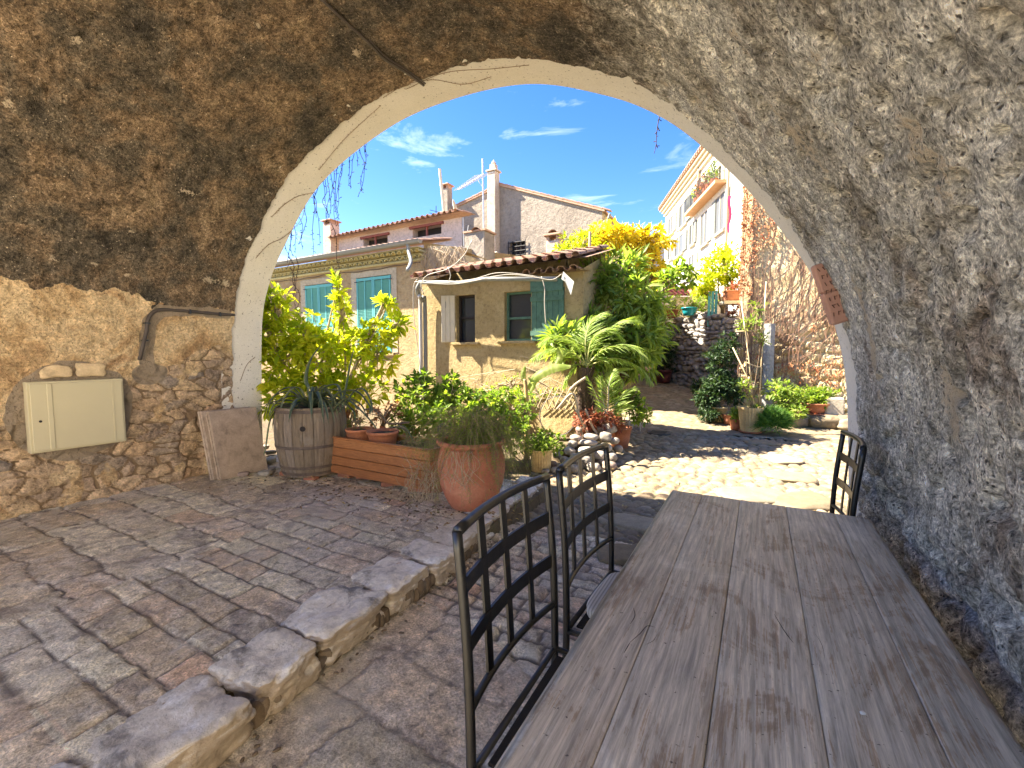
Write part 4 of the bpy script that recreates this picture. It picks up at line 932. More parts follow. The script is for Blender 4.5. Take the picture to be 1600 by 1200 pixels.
# distant house between the yellow tree and the white building
dh = thing('distant_house', 'far small house with slanting brown roof left of the white building', 'house', tuple(atd(1030, 420, 36)))
p0 = atd(1012, 420, 36); p1 = atd(1041, 420, 36); zt0 = atd(1020, 384, 36).z; zt1 = atd(1040, 368, 36).z
b = MB(); b.poly([(p0.x, p0.y, 0), (p1.x, p1.y, 0), (p1.x, p1.y, zt1), (p0.x, p0.y, zt0)]); b.poly([(p1.x, p1.y, 0), (p1.x, p1.y+6, 0), (p1.x, p1.y+6, zt1), (p1.x, p1.y, zt1)]); b.poly([(p0.x, p0.y, 0), (p0.x, p0.y+6, 0), (p0.x, p0.y+6, zt0), (p0.x, p0.y, zt0)]); b.build('wall', M['paintedwhite'], dh)
b = MB(); b.poly([(p0.x-.3, p0.y-.3, zt0+.05), (p1.x+.2, p1.y-.3, zt1+.1), (p1.x+.2, p1.y+6, zt1+.1), (p0.x-.3, p0.y+6, zt0+.05)]); b.poly([(p0.x-.3, p0.y-.3, zt0-.15), (p1.x+.2, p1.y-.3, zt1-.1), (p1.x+.2, p1.y-.3, zt1+.1), (p0.x-.3, p0.y-.3, zt0+.05)]); b.build('roof', M['tile_far'], dh)
b = MB(); c_ = p0.lerp(p1, .55); b.box((c_.x, c_.y-.03, zt0-2.2), (.6, .06, 1.1)); b.build('window', M['greysh'], dh)

# ================================================================== yellow wall with creeper on the right
YV = 12.3; vx0 = at(1158, 400, YV).x
vw = thing('creeper_wall_house', 'sunlit yellow rendered house wall covered by bare creeper stems, right of the alley', 'house', (1.5, YV, 0))
xs = np.linspace(vx0, 5.5, 150); zs = np.linspace(-.1, 8.8, 190); X, Z = np.meshgrid(xs, zs); P3 = np.stack([X, X*0+YV, Z], -1)
low = smooth(2.7, 1.6, Z+.4*fbm(P3, 1, 3, 31)); e, f1, ir = voro(np.stack([X/.42, Z/.26], -1)+.3*fbm(P3, 1.5, 3, 33)[..., None], 35, .8)
Yd = YV-.05*fbm(P3, 2.2, 5, 36)-low*(.11*(np.sqrt(np.clip(e, 0, .4)/.4)-1)+.06*(ir-.5))
b = MB(); b.grid(np.stack([X, Yd, Z], -1)); b.poly([(vx0, YV, -.1), (vx0, YV+9, -.1), (vx0, YV+9, 8.8), (vx0, YV, 8.8)]); b.poly([(vx0, YV, 8.8), (5.5, YV, 8.8), (5.5, YV+9, 8.8), (vx0, YV+9, 8.8)])
b.build('wall', M['vinewall'], vw, False)
b = MB(); rs = random.Random(5)
for k in range(200):      # creeper stems
    x = vx0+.05+rs.random()**1.3*3.6; z = .3+rs.random()*2.5; pts = [(x, YV-.06, z)]; dxv = rs.gauss(0, .12)
    if rs.random() < .35: z = rs.random()*7
    L_ = int(5+rs.random()*9)
    for j in range(L_):
        dxv += rs.gauss(0, .10); dxv *= .85; x += dxv; z += .18+.12*rs.random(); x = max(vx0+.02, x); pts.append((x, YV-.07-.03*rs.random(), min(z, 8.6)))
    b.tube(spline(pts, 3), np.linspace(.0055, .0025, 3*(len(pts)-1)+1), 4)
b.build('creeper_stems', plain('reddish creeper stem', (.20, .11, .07), .9, 0, .4), vw)
b = MB(); n = 5200; x = vx0+RNG.random(n)**1.7*2.6; z = .8+RNG.random(n)*7.6; B_ = np.stack([x, YV-.08-.05*RNG.random(n), z], 1)
kp = fbm(B_, .9, 3, 88)+.7*np.exp(-((x-vx0)/.45)**2)*(z > 3) > .34; B_ = B_[kp]; n = len(B_); D_ = nrm(np.stack([RNG.normal(size=n)*.6, -.4+0*B_[:, 0], -1+RNG.normal(size=n)*.5], 1))
leaf_mesh(b, B_, D_, nrm(np.stack([RNG.normal(size=n)*.3, -1+0*B_[:, 0], .3+0*B_[:, 0]], 1)), .045+.035*RNG.random(n), .04, 2, .2); b.build('creeper_leaves', L_vine, vw)
b = MB(); q0 = at(1197, 640, YV-.12); q1 = at(1192, 455, YV-.12)
for (px0, px1, z1) in ((1190, 1207, 2.3),):
    a_ = at(px0, 600, YV-.12).x; c_ = at(px1, 600, YV-.12).x
    xs = np.linspace(a_, c_, 6); zs = np.linspace(-.05, z1, 50); X, Z = np.meshgrid(xs, zs); PP = np.stack([X+.03*fbm(np.stack([Z, Z*0, Z*0], -1), 2, 2, 4), YV-.16-.06*np.sin(np.pi*(X-a_)/(c_-a_)), Z], -1); PP[..., 1] -= .02*fbm(PP, 4, 3, 3); b.grid(PP)
b.build('plaster_pilaster', stucco('pale lime plaster', [(.30, .29, .27), (.42, .41, .38)], 2, .05), vw)
# alley retaining wall of dry stones
r0 = atd(1188, 600, 11.2); r1 = atd(1032, 560, 15.6); 
rw = thing('dry_stone_wall', 'dark dry stone retaining wall along the right side of the alley', 'wall', (r0.x, r0.y, 0))
rd_ = Vector((r1.x-r0.x, r1.y-r0.y, 0)); RL = rd_.length; rd_.normalize(); rn_ = Vector((-rd_.y, rd_.x, 0)); rn_ = rn_ if rn_.x < 0 else -rn_
b = MB(); rs = random.Random(9); TOP = 2.78
zc = -.05; row = 0
while zc < TOP-.05:
    hh = .09+.10*rs.random(); s_ = -.1-.2*rs.random()
    while s_ < RL+.2:
        L_ = .12+.3*rs.random()**1.5; p = Vector((r0.x, r0.y, 0))+rd_*(s_+L_/2)+rn_*(.02+.06*rs.random()); zz = zc+hh/2+.05*s_/RL*0
        if zc < TOP-.28*(.5+.5*sin(s_*2.1)) : rock(b, (p.x, p.y, zz+.02*rs.gauss(0, 1)), (L_*rs.uniform(.8, 1.1), .30, hh*rs.uniform(.8, 1.25)), math.atan2(rd_.y, rd_.x)+.10*rs.gauss(0, 1), 3.4, 6, .22, tilt=(.1*rs.gauss(0, 1), .14*rs.gauss(0, 1)), a=rs.random())
        s_ += L_
    zc += hh*.93; row += 1
b.build('stones', M['roughwall'], rw, True)
b = MB(); c_ = Vector((r0.x, r0.y, 0))+rd_*RL/2-rn_*.22; b.box((c_.x, c_.y, TOP/2-.1), (RL+.4, .35, TOP-.1), rz=math.atan2(rd_.y, rd_.x)); b.build('wall_core', M['soil'], rw)
# upper terrace ground behind the retaining wall
b = MB(); c0_ = Vector((r0.x, r0.y, 0))-rn_*.2; c1_ = Vector((r1.x, r1.y, 0))-rn_*.2+rd_*.3
b.poly([(c0_.x, c0_.y, 2.55), (c1_.x, c1_.y, 2.6), (c1_.x+7, c1_.y+5, 3.1), (c0_.x+6, c0_.y+6, 3.1)]); tag(b.build('upper_terrace_ground', M['soil']), kind='structure')
# red tiled garden wall beyond
tw = thing('tiled_garden_wall', 'low beige garden wall with a red tile coping in front of the white building', 'wall', tuple(atd(1068, 500, 19)))
g0 = atd(1036, 463, 19); g1 = atd(1128, 463, 19); gd = Vector((g1.x-g0.x, g1.y-g0.y, 0)); GL = gd.length; gd.normalize()
b = MB(); c_ = (g0+g1)/2; b.box((c_.x, c_.y+.15, c_.z-1.0), (GL, .3, 2.0), rz=math.atan2(gd.y, gd.x)); b.build('wall', M['outer'], tw)
gn = Vector((-gd.y, gd.x, 0)); gn = gn if gn.y > 0 else -gn
tile_roof('tile_coping', tuple(Vector((g0.x, g0.y, g0.z))-gn*.25), gd, (gn*cos(radians(24))+Vector((0, 0, sin(radians(24)))))[:], int(GL/.2), 3, .2, .4, plain('red tile', (.36, .11, .08), .8, 0, .3, 6), tw, .05)
# wall closing the far left of the alley
fw = thing('alley_end_wall', 'shaded stone wall closing the far end of the alley behind the trees', 'wall', (-8, 20, 0))
b = MB(); a_ = atd(940, 560, 17.5); c_ = atd(1050, 560, 19.0); dd_ = (c_-a_); LL = Vector((dd_.x, dd_.y, 0)).length; an_ = math.atan2(dd_.y, dd_.x)
for zz in np.arange(.9, 4.0, .17):
    s_ = 0
    while s_ < LL: L_ = .2+.3*rs.random(); p = a_+Vector((dd_.x, dd_.y, 0)).normalized()*s_; rock(b, (p.x, p.y, zz), (L_, .3, .18), an_, 4, 5, .12, a=rs.random()); s_ += L_
b.build('stones', M['roughwall'], fw, True)
b = MB()  # added blocker wall, hidden by the trees, to keep the alley in shadow
p0 = atd(972, 600, 11.0); p1 = atd(1003, 600, 17.5); pm = (p0+p1)/2; dd_ = p1-p0; b.box((pm.x-.2, pm.y, 1.95), (Vector((dd_.x, dd_.y, 0)).length, .35, 4.1), rz=math.atan2(dd_.y, dd_.x), bev=.02)
tag(b.build('alley_shade_wall', M['shedwall']), 'added high rendered wall hidden behind the big green tree, casting shade on the alley', 'wall')
# ================================================================== table and chairs
def gp(px, D, z): p = atd(px, 600, D); return Vector((p.x, p.y, z))
m = NT('weathered wood'); sc_ = m.map((9, .55, 9)); off = m.n('CombineXYZ', i_0=m.math('MULTIPLY', m.attr(), 7.0), i_1=m.math('MULTIPLY', m.attr(), 3.0), i_2=0.0).outputs[0]
vv = m.n('VectorMath', i_0=sc_, i_1=off).outputs[0]
w1_ = m.noise(1.0, 10, .72, v=vv, dist=1.2); ws = m.noise(6.5, 6, .7, v=vv, dist=.6)
vf = m.n('VectorMath', i_0=m.map((60, 1.6, 60)), i_1=off).outputs[0]; w2_ = m.noise(1.6, 6, .8, v=vf)
vw_ = m.n('VectorMath', i_0=m.map((1, .16, 1)), i_1=off).outputs[0]; wav = m.n('TexWave', i_Vector=vw_, i_Scale=11.0, i_Distortion=9.0, i_Detail=4.0, wave_type='BANDS', bands_direction='X'); wav.inputs['Detail Scale'].default_value = 1.2; wav = wav.outputs['Fac']
big = m.noise(2.6, 7, .68, v=m.map((1.3, .8, 1)), dist=.8)
c = m.ramp(m.attr(), [(0, (.50, .44, .36)), (.5, (.58, .53, .45)), (1, (.50, .475, .42))])
c = m.mix(m.ramp(w1_, [(.39, .5), (.48, 0)]), c, (.34, .27, .20))
c = m.mix(m.ramp(m.mix(.45, big, w2_), [(.53, 0), (.565, .85)]), c, (.27, .19, .12))
c = m.mix(m.ramp(m.mix(.3, big, ws), [(.38, .75), (.46, 0)]), c, (.74, .70, .63))
c = m.mix(.35, c, m.ramp(wav, [(0, .55), (.4, 1.0), (1, 1.15)]), 'MULTIPLY'); c = m.mix(.65, c, m.ramp(w2_, [(.34, .45), (.5, .95), (.66, 1.45)]), 'MULTIPLY'); c = m.mix(.7, c, m.ramp(ws, [(.36, .55), (.62, 1.3)]), 'MULTIPLY')
c = m.mix(m.ramp(m.noise(75, 2, .5), [(.26, .8), (.29, 0)]), c, (.05, .035, .025))
c = m.mix(1.0, c, (1.0, .97, .89), 'MULTIPLY')
M['table'] = m.fin(c, m.ramp(w2_, [(.3, .34), (.7, .55)]), m.bump(m.mix(.5, w2_, ws), .0035), spec=.45)
TX0, TX1, TY0, TY1 = -.46, .53, .45, 2.84
tb = thing('dining_table', 'long weathered grey plank table running along the rough right hand wall', 'table', (0, 1.65, 0))
b = MB(); seams = [TX0+.012]+[at(px, 790, TY1-.02).x for px in (1097, 1156, 1228, 1305)]+[TX1]
for i in range(5):
    x0, x1 = seams[i]+.0009, seams[i+1]-.0009; n = 8
    prof_ = [(x0, .715), (x0, .7485), (x0+.001, .7495), (x0+.003, .75)]+[(x0+(x1-x0)*k/n, .75-.0012*sin(pi*k/n)*((-1)**i)) for k in range(1, n)]+[(x1-.003, .75), (x1-.001, .7495), (x1, .7485), (x1, .715)]
    ya = np.linspace(TY0, TY1-.004*(i % 2), 90)
    if i == 0: prof_ = [(x0-.012, .708), (x0-.014, .722), (x0-.008, .736), (x0+.002, .742), (x0+.006, .7488)]+prof_[3:]
    if i == 4: prof_ = prof_[:-4]+[(x1-.012, .75), (x1-.004, .745), (x1+.004, .734), (x1+.006, .72), (x1, .708)]
    G_ = np.array([[(x, y_, z) for x, z in prof_] for y_ in ya]); b.grid(G_, i/4.0, flip=True)
    for yy, fl in ((ya[0], 1), (ya[-1], 0)): b.poly([(x, yy, z) for x, z in prof_][::(1 if fl else -1)], i/4.0)
b.box(((TX0+TX1)/2, (TY0+TY1)/2, .70), (TX1-TX0-.03, TY1-TY0-.02, .026), a=.2)
b.build('tabletop', M['table'], tb, True)
b = MB()
for (x, y, dx, dy) in ((TX0+.10, 1.645, .025, 2.1), (TX1-.10, 1.645, .025, 2.1), (.035, TY0+.12, .76, .025), (.035, TY1-.12, .76, .025)): b.box((x, y, .64), (dx, dy, .09), bev=.003)
b.build('apron', M['table'], tb)
for x in (TX0+.11, TX1-.11):
    for y in (TY0+.13, TY1-.13): b = MB(); b.box((x, y, .345), (.085, .085, .68), bev=.006); b.build('leg', M['table'], tb)
b = MB()
for pts in ([(985, 1003), (1000, 990), (1012, 978), (1030, 983)], [(1030, 983), (1022, 1000), (1008, 1008)], [(985, 975), (992, 962), (990, 950)], [(975, 1020), (985, 1003)], [(1270, 985), (1285, 1010), (1292, 1050)], [(1210, 960), (1225, 985), (1240, 1005)]):
    P_s = spline([atz(x_, y_, .7497) for x_, y_ in pts], 5); n_ = len(P_s); b.tube(P_s, .0005+.0007*np.sin(np.linspace(0, pi, n_)), 5)
b.build('wood_crack', M['dark'], tb)
b = MB(); rock(b, tuple(atz(1348, 1114, .753)), (.012, .008, .007), .5, 3, 6, .1); tag(b.build('pebble', plain('white crumb', (.7, .68, .62))), 'tiny white crumb of stone lying on the grey table top', 'pebble')

ch = thing('dining_chair', 'nearest black wrought iron chair with curved lattice back, left side of the table', 'chair', (0, 0, 0), 'black iron chairs around the table')
def bow(y): return -.030*(1-(y/.28)**2)
HW = .292
for sg in (-1, 1):
    b = MB(); b.tube(spline([(-.05, sg*HW, 0), (-.01, sg*HW, .25), (.0, sg*HW, .46), (-.01, sg*HW, .8), (-.04, sg*HW, 1.12)], 6), .0145, 10); b.build('back_post', M['iron'], ch, True)
ly = lambda z: -.04*max(0, (z-.46)/.66)**1.6
b = MB(); yy = np.linspace(-HW, HW, 13)
b.tube([(ly(1.12)+bow(y), y, 1.12+.002*(1-(y/HW)**2)) for y in yy], .0155, 10); b.build('top_rail', M['iron'], ch, True)
b = MB(); b.tube([(ly(.64)+bow(y), y, .63) for y in yy], .012, 10); b.build('bottom_rail', M['iron'], ch, True)
b = MB()
def strap(zc, h, t=.004):
    out = []
    for sx in (-t, t):
        out.append(np.array([[(ly(zc)+bow(y)+sx, y, zc+dz) for dz in (-h/2, h/2)] for y in yy]))
    b.grid(out[0], flip=True); b.grid(out[1])
    for k in (0, 1): b.grid(np.array([out[0][:, k], out[1][:, k]]), flip=bool(k))
for zc in (.965, .80): strap(zc, .048)
b.build('lattice_strap', M['iron'], ch)
b = MB()
for y in (-HW*.5, 0, HW*.5):
    for sx in (-.004, .004): b.grid(np.array([[(ly(z)+bow(y)+sx, y+dy, z) for dy in (-.016, .016)] for z in np.linspace(.63, 1.12, 9)]), flip=sx > 0)
    for dy in (-.016, .016): b.grid(np.array([[(ly(z)+bow(y)+sx, y+dy, z) for sx in (-.004, .004)] for z in np.linspace(.63, 1.12, 9)]), flip=dy < 0)
b.build('lattice_bar', M['iron'], ch)
b = MB(); b.tube([(0, -HW, .45), (.43, -HW+.02, .45), (.46, 0, .45), (.43, HW-.02, .45), (0, HW, .45), (0, -HW, .45)], .012, 8); b.build('seat_frame', M['iron'], ch, True)
b = MB(); b.box((.225, 0, .452), (.40, .50, .012), bev=.004); b.build('seat', plain('woven seat', (.03, .025, .02), .95, 0, .3, 60, .004, .1), ch)
for sg in (-1, 1): b = MB(); b.tube([(.43, sg*(HW-.02), .45), (.45, sg*HW, 0)], .0135, 8); b.build('front_leg', M['iron'], ch, True)
copy_tree(ch, (-.655, 1.935, 0), 'second black iron chair along the table, with a striped cushion on its seat', radians(-1.5))
copy_tree(ch, (.455, 3.235, -.03), 'black iron chair seen edge on beyond the far right table corner', radians(181))
ch.location = (-.650, 1.215, .01); ch.rotation_euler = (0, 0, radians(1.0))
m = NT('striped cushion'); wv = m.n('TexWave', i_Scale=9.0, i_Distortion=.4, wave_type='BANDS', bands_direction='X').outputs['Fac']
c = m.ramp(wv, [(.3, (.30, .29, .28)), (.6, (.48, .46, .43))]); M['cushion'] = m.fin(c, .95, m.bump(m.noise(150, 3), .002), spec=.1)
b = MB(); rock(b, (-.415, 1.93, .49), (.42, .42, .055), 0, 6, 16, .02, seed=3); tag(b.build('seat_cushion', M['cushion'], None, True), 'pale grey striped cushion on the seat of the second iron chair', 'cushion')

# ================================================================== things on the terrace
# meter cabinet in the left wall
mc = thing('meter_cabinet', 'cream metal utility cabinet door set low in the ochre left wall', 'cabinet', (-5.66, 1.62, .7))
M['cab'] = plain('cream enamel', (.50, .44, .28), .45, 0, .08, 3, .0005)
b = MB(); tilt = Matrix.Rotation(radians(2), 3, 'Y')
b.box((-5.665, 1.62, 1.025), (.09, .68, .64), bev=.004); fr = b.build('frame', M['cab'], mc)
b = MB(); b.box((-5.612, 1.62, 1.025), (.014, .645, .605), bev=.003); dr = b.build('door', M['cab'], mc)
b = MB(); b.box((-5.603, 1.62-.20, 1.025), (.010, .035, .60), bev=.003); b.box((-5.603, 1.62+.25, 1.025), (.006, .012, .60)); b.build('door_rib', M['cab'], dr)
b = MB(); b.cyl((-5.605, 1.35, .99), (-5.600, 1.35, .99), .011); b.build('lock', M['dark'], dr)
b = MB(); rs = random.Random(2)
for (y, z, sy, sz) in ((1.50, 1.43, .22, .12), (1.74, 1.44, .21, .13)): rock(b, (-5.71, y, z), (.10, sy, sz), 0, 5, 14, .14, tilt=(.12*(1.6-y), 0))
nc = b.build('niche_stone', stonemat('ochre stone', [(.55, .40, .24), (.62, .47, .28)], 7, .01), None, True); tag(nc, kind='structure')
b = MB()
b.tube(spline([atx(366, 492, -5.64), atx(345, 491, -5.64), atx(300, 487, -5.64), atx(262, 484, -5.64), atx(243, 486, -5.64), atx(232, 497, -5.63), atx(228, 520, -5.63), atx(222, 545, -5.62), atx(218, 562, -5.66)], 6), .019, 8)
ec = b.build('electric_cable', M['cable'], None, True); tag(ec, 'dark cable conduit bending across the ochre left wall above the cabinet', 'cable')
b = MB()
for (px, py) in ((343, 491), (296, 487), (229, 505), (226, 532)): p = atx(px, py, -5.635); b.box(tuple(p), (.05, .015 if py < 495 else .05, .05 if py < 495 else .015))
b.build('cable_clip', M['iron'], ec)
b = MB()
pts = []
for (px, py) in ((500, -8), (540, 30), (575, 62), (600, 88), (632, 108), (662, 130)):
    k, p = vhit(px, py); pts.append((p.x+nX[k]*.02, p.y, p.z+nZ[k]*.02))
b.tube(spline(pts, 6), .013, 6); b.tube(spline([(x+.02, y, z+.01) for x, y, z in pts[2:]], 6), .007, 6)
tag(b.build('ceiling_cable', M['cable'], None, True), 'dark cable running along the crown of the vault ceiling', 'cable')
# leaning stone slabs
M['slab'] = stonemat('travertine', [(.47, .36, .27), (.55, .43, .34)], 8, .003)
for i in range(4):
    off_ = .036*i+(.03 if i > 1 else 0); b = MB(); y0, y1 = (2.68, 3.25); lean = radians(15)
    dy_ = [0, -.01, -.03, -.045][i]
    b.box((-5.43-off_*.9+.0, (y0+y1)/2+dy_, .15+.40*cos(lean)), (.024, y1-y0, .80), M=Matrix.Rotation(-lean, 3, 'Y') @ Matrix.Rotation(radians(3), 3, 'Z'), bev=.003, a=i/3)
    tag(b.build('stone_slab', M['slab']), ['front beige stone slab of the leaning stack beside the white arch edge', 'second beige slab of the stack leaning on the left wall', 'third beige slab of the stack leaning on the left wall', 'rearmost beige slab of the stack, touching the left wall'][i], 'slab', 'stone slabs leaning on the wall')
# rubble by the slabs
rs = random.Random(12)
for i, (px, py, s_) in enumerate(((412, 700, .10), (400, 712, .12), (420, 722, .14), (415, 740, .10), (398, 728, .08), (423, 708, .09), (380, 742, .09), (425, 735, .08))):
    p = atz(px, py, .16); b = MB(); rock(b, (p.x, p.y, .17), (s_*1.5, s_, s_*.6), rs.random()*3, 4, 8, .15); tag(b.build('rubble_stone', M['pebble'], None, True), 'grey broken stone lying between the leaning slabs and the barrel', 'stone', 'broken stones beside the barrel')
# barrel
m = NT('old oak'); gr = m.noise(5, 9, .75, v=m.map((6, 6, .5)), dist=.8); c = m.ramp(m.attr(), [(0, (.17, .13, .09)), (.5, (.23, .18, .13)), (1, (.19, .155, .125))])
c = m.mix(.8, c, m.ramp(gr, [(.3, .4), (.5, 1), (.7, 1.5)]), 'MULTIPLY'); c = m.mix(m.ramp(m.noise(2.5, 8, .7), [(.52, 0), (.62, .5)]), c, (.25, .215, .18))
M['oak'] = m.fin(c, .8, m.bump(gr, .006), spec=.25)
BC = gp(484, 5.28, .15); br = thing('barrel_planter', 'old grey wooden half barrel planter with a dark bung hole on the terrace', 'barrel', BC)
HB = .80
def brad(t): return .315+.085*sin(pi*min(1, t*.72+.02))+.0*t
b = MB(); ns = 22
for i in range(ns):
    t0, t1 = 2*pi*i/ns+.008, 2*pi*(i+1)/ns-.008; rows = []
    for t in np.linspace(0, 1, 10): r = brad(t); rows.append([(BC.x+r*cos(q), BC.y+r*sin(q), BC.z+.03+HB*t) for q in np.linspace(t0, t1, 4)])
    b.grid(np.array(rows), random.random())
    rows = [[(BC.x+r*cos(q), BC.y+r*sin(q), BC.z+.03+HB) for q in np.linspace(t0, t1, 4)] for r in (brad(1), brad(1)-.03)]; b.grid(np.array(rows), .5)
b.lathe([(brad(1)-.03, HB+.03), (brad(1)-.03, HB-.1)], BC, 22, .3); b.lathe([(brad(0)-.006, .03), (brad(1)-.012, HB)], BC, 30, 0); b.build('staves', M['oak'], br)
M['hoop'] = stonemat('rusty hoop', [(.11, .09, .08), (.15, .11, .085)], 12, .002)
for t in (.05, .14, .44, .95):
    b = MB(); b.lathe([(brad(t-.022)+.004, .03+HB*(t-.022)), (brad(t)+.007, .03+HB*t), (brad(t+.022)+.004, .03+HB*(t+.022))], BC, 40); b.build('hoop', M['hoop'], br, True)
hd = (_C-BC); hd.z = 0; hd.normalize(); ha = math.atan2(hd.y, hd.x)-.22; hp = Vector((cos(ha), sin(ha), 0)); rr_ = brad(.70)
b = MB(); b.cyl(BC+hp*(rr_-.01)+Vector((0, 0, .03+HB*.72)), BC+hp*(rr_+.004)+Vector((0, 0, .03+HB*.72)), .03, n=16); b.build('bung_hole', M['dark'], br)
b = MB(); b.lathe([(.001, HB-.01), (.2, HB), (brad(1)-.03, HB-.03)], BC, 20); b.build('soil', M['potsoil'], br)
for (dx, dy) in ((-.2, -.2), (.22, -.18), (0, .25)):
    b = MB(); rock(b, (BC.x+dx, BC.y+dy, .165), (.16, .1, .05), .3, 6, 6, .05); tag(b.build('brick', M['terra_old']), ['left brick wedged under the front of the barrel planter', 'right brick wedged under the front of the barrel planter', 'hidden brick wedged under the back of the barrel planter'][int(dx > -.1)+int(dx == 0)], 'brick', 'bricks under the barrel')
# agave
L_ag = leafmat('agave leaf', [(.055, .085, .06), (.10, .14, .09), (.22, .22, .11)], .15, (1, 1.1, .6), .45)
def strapleaf(b, pts, w0, a, fold=.3):
    P = spline(pts, 6); n = len(P); T = nrm(np.gradient(P, axis=0)); Sd = nrm(np.cross(T, np.array((0, 0, 1.))+T[::-1]*.01)); Nn = np.cross(Sd, T); t = np.linspace(0, 1, n)
    w_ = w0*(np.clip(1.15-t, 0, 1)**.55)*(.75+.5*np.sin(pi*np.clip(t*1.3, 0, 1))*.5)*np.where(t > .93, .35, 1)
    rows = np.stack([P-Sd*w_[:, None]*.5+Nn*w_[:, None]*fold, P-Sd*w_[:, None]*.25+Nn*w_[:, None]*fold*.3, P, P+Sd*w_[:, None]*.25+Nn*w_[:, None]*fold*.3, P+Sd*w_[:, None]*.5+Nn*w_[:, None]*fold], 1)
    aa = np.ones((n, 5))*a; aa[:, 0] = 1; aa[:, 4] = 1; b.grid(rows, aa)
AG = BC+Vector((0, 0, HB)); ag = thing('agave', 'striped agave with long arching leaves spilling out of the old barrel', 'plant', AG)
b = MB(); rs = random.Random(8)
def dp(px, py, D=5.25): return atd(px, py, D)
for pts in ([(482, 640), (480, 590), (488, 560), (503, 538)], [(535, 640), (543, 600), (548, 570), (553, 545)], [(478, 643), (492, 620), (508, 603), (505, 640)], [(500, 640), (505, 610), (525, 602), (533, 620), (536, 640)], [(520, 650), (526, 618), (555, 612), (577, 635), (578, 650)], [(530, 645), (560, 608), (578, 625), (582, 650)],
            [(475, 645), (445, 632), (432, 645), (425, 672)], [(470, 645), (440, 638), (424, 655), (416, 700), (412, 712)], [(520, 645), (540, 625), (562, 632), (572, 648)], [(500, 645), (490, 620), (470, 628), (462, 648)], [(470, 640), (440, 632), (404, 632)], [(515, 640), (540, 625), (580, 660), (596, 690)], [(500, 645), (520, 630), (550, 640), (556, 668)]):
    D0 = 5.25+.15*rs.uniform(-1, 1); pp = [dp(x_, y_, D0-.03*k) for k, (x_, y_) in enumerate(pts)]; strapleaf(b, pp, .055+.015*rs.random(), .2+.4*rs.random())
for k in range(30):
    a_ = rs.random()*2*pi; L_ = .28+.3*rs.random(); h_ = .05+.2*rs.random(); d_ = Vector((cos(a_), sin(a_), 0)); strapleaf(b, [AG+d_*.03, AG+d_*L_*.4+Vector((0, 0, h_)), AG+d_*L_*.8+Vector((0, 0, h_*.6)), AG+d_*L_+Vector((0, 0, -.05-.1*rs.random()))], .06, rs.random()*.7)
b.build('leaves', L_ag, ag, True)

# wooden planter box
m = NT('planter wood'); gr = m.noise(4, 8, .7, v=m.map((1.2, 9, 9)), dist=1.5); c = m.ramp(m.attr(), [(0, (.30, .115, .04)), (.5, (.36, .15, .055)), (1, (.24, .085, .03))])
c = m.mix(.8, c, m.ramp(gr, [(.3, .45), (.5, .95), (.68, 1.4)]), 'MULTIPLY'); M['planter'] = m.fin(c, .5, m.bump(gr, .002), spec=.35)
bx0, bx1, by0, by1, bz = -4.40, -2.86, 3.42, 3.86, .20
wp = thing('wooden_planter', 'long orange brown slatted wooden planter box standing on bricks', 'planter', (-3.6, 3.6, .15))
b = MB()
for k in range(4):
    zc = bz+.052+.104*k
    for yy in (by0, by1): b.box(((bx0+bx1)/2, yy, zc), (bx1-bx0, .024, .098), bev=.005, a=random.random())
    for xx in (bx0+.012, bx1-.012): b.box((xx, (by0+by1)/2, zc), (.024, by1-by0-.026, .097), bev=.005, a=random.random())
b.build('side_boards', M['planter'], wp)
b = MB(); zt = bz+.42
for yy in (by0, by1): b.box(((bx0+bx1)/2, yy, zt+.006), (bx1-bx0+.03, .05, .016), bev=.003)
for xx in (bx0, bx1): b.box((xx, (by0+by1)/2, zt+.006), (.05, by1-by0-.052, .015), bev=.003)
b.build('rim', M['planter'], wp)
b = MB(); xs = np.linspace(bx0+.02, bx1-.02, 40); ys = np.linspace(by0+.012, by1-.012, 12); X, Y = np.meshgrid(xs, ys); b.grid(np.stack([X, Y, zt-.06+.02*fbm(np.stack([X, Y, X*0], -1), 9, 3)], -1)); b.build('soil', M['potsoil'], wp)
for k, x in enumerate((-4.2, -3.95, -3.1, -2.95, -3.5)):
    b = MB(); b.box((x, 3.5+.06*(k % 2), .178), (.2, .1, .055), rz=.2*k, bev=.005); tag(b.build('brick', M['terra_old']), 'red brick under the long wooden planter, '+['first from the barrel', 'second from the barrel', 'second from the jar', 'nearest the jar', 'middle one'][k], 'brick', 'bricks under the wooden planter')
def pot(name, label, cat, base, r, h, mat, group=None, flute=None, lip=.12, plant=None, cls=None, soil=True, taper=.68, saucer=None):
    t = thing(name, label, cat, base, group); b = MB(); lh = h*lip
    b.lathe([(.001, 0), (r*taper, 0), (r*taper+(r*.94-r*taper)*.5, h*.45), (r*.94, h-lh), (r*1.0, h-lh), (r*1.02, h), (r*.90, h), (r*.86, h-lh)], base, 48 if flute else 28, .3, flute); b.build('pot_body', mat, t, flute is None)
    b = MB(); b.lathe([(.001, h-lh*.9), (r*.89, h-lh)], base, 16); b.build('soil', M['potsoil'], t)
    if saucer: b = MB(); b.lathe([(.001, .0), (r*saucer, .0), (r*saucer*1.08, .035), (r*saucer, .03), (.001, .012)], base-Vector((0, 0, .012)), 24); b.build('saucer', M['terra'], t, True)
    return t
def fol(t, mat, clumps, tips, per, L, W, K=2, wood=None, base=None, r0=.01, **k):
    b = MB(); wm = MB() if wood else None; crown(b, clumps, tips, per, L, W, K, wood=wm, base=base, r0=r0, **k); b.build('foliage', mat, t)
    if wood: wm.build('stems', wood, t, True)
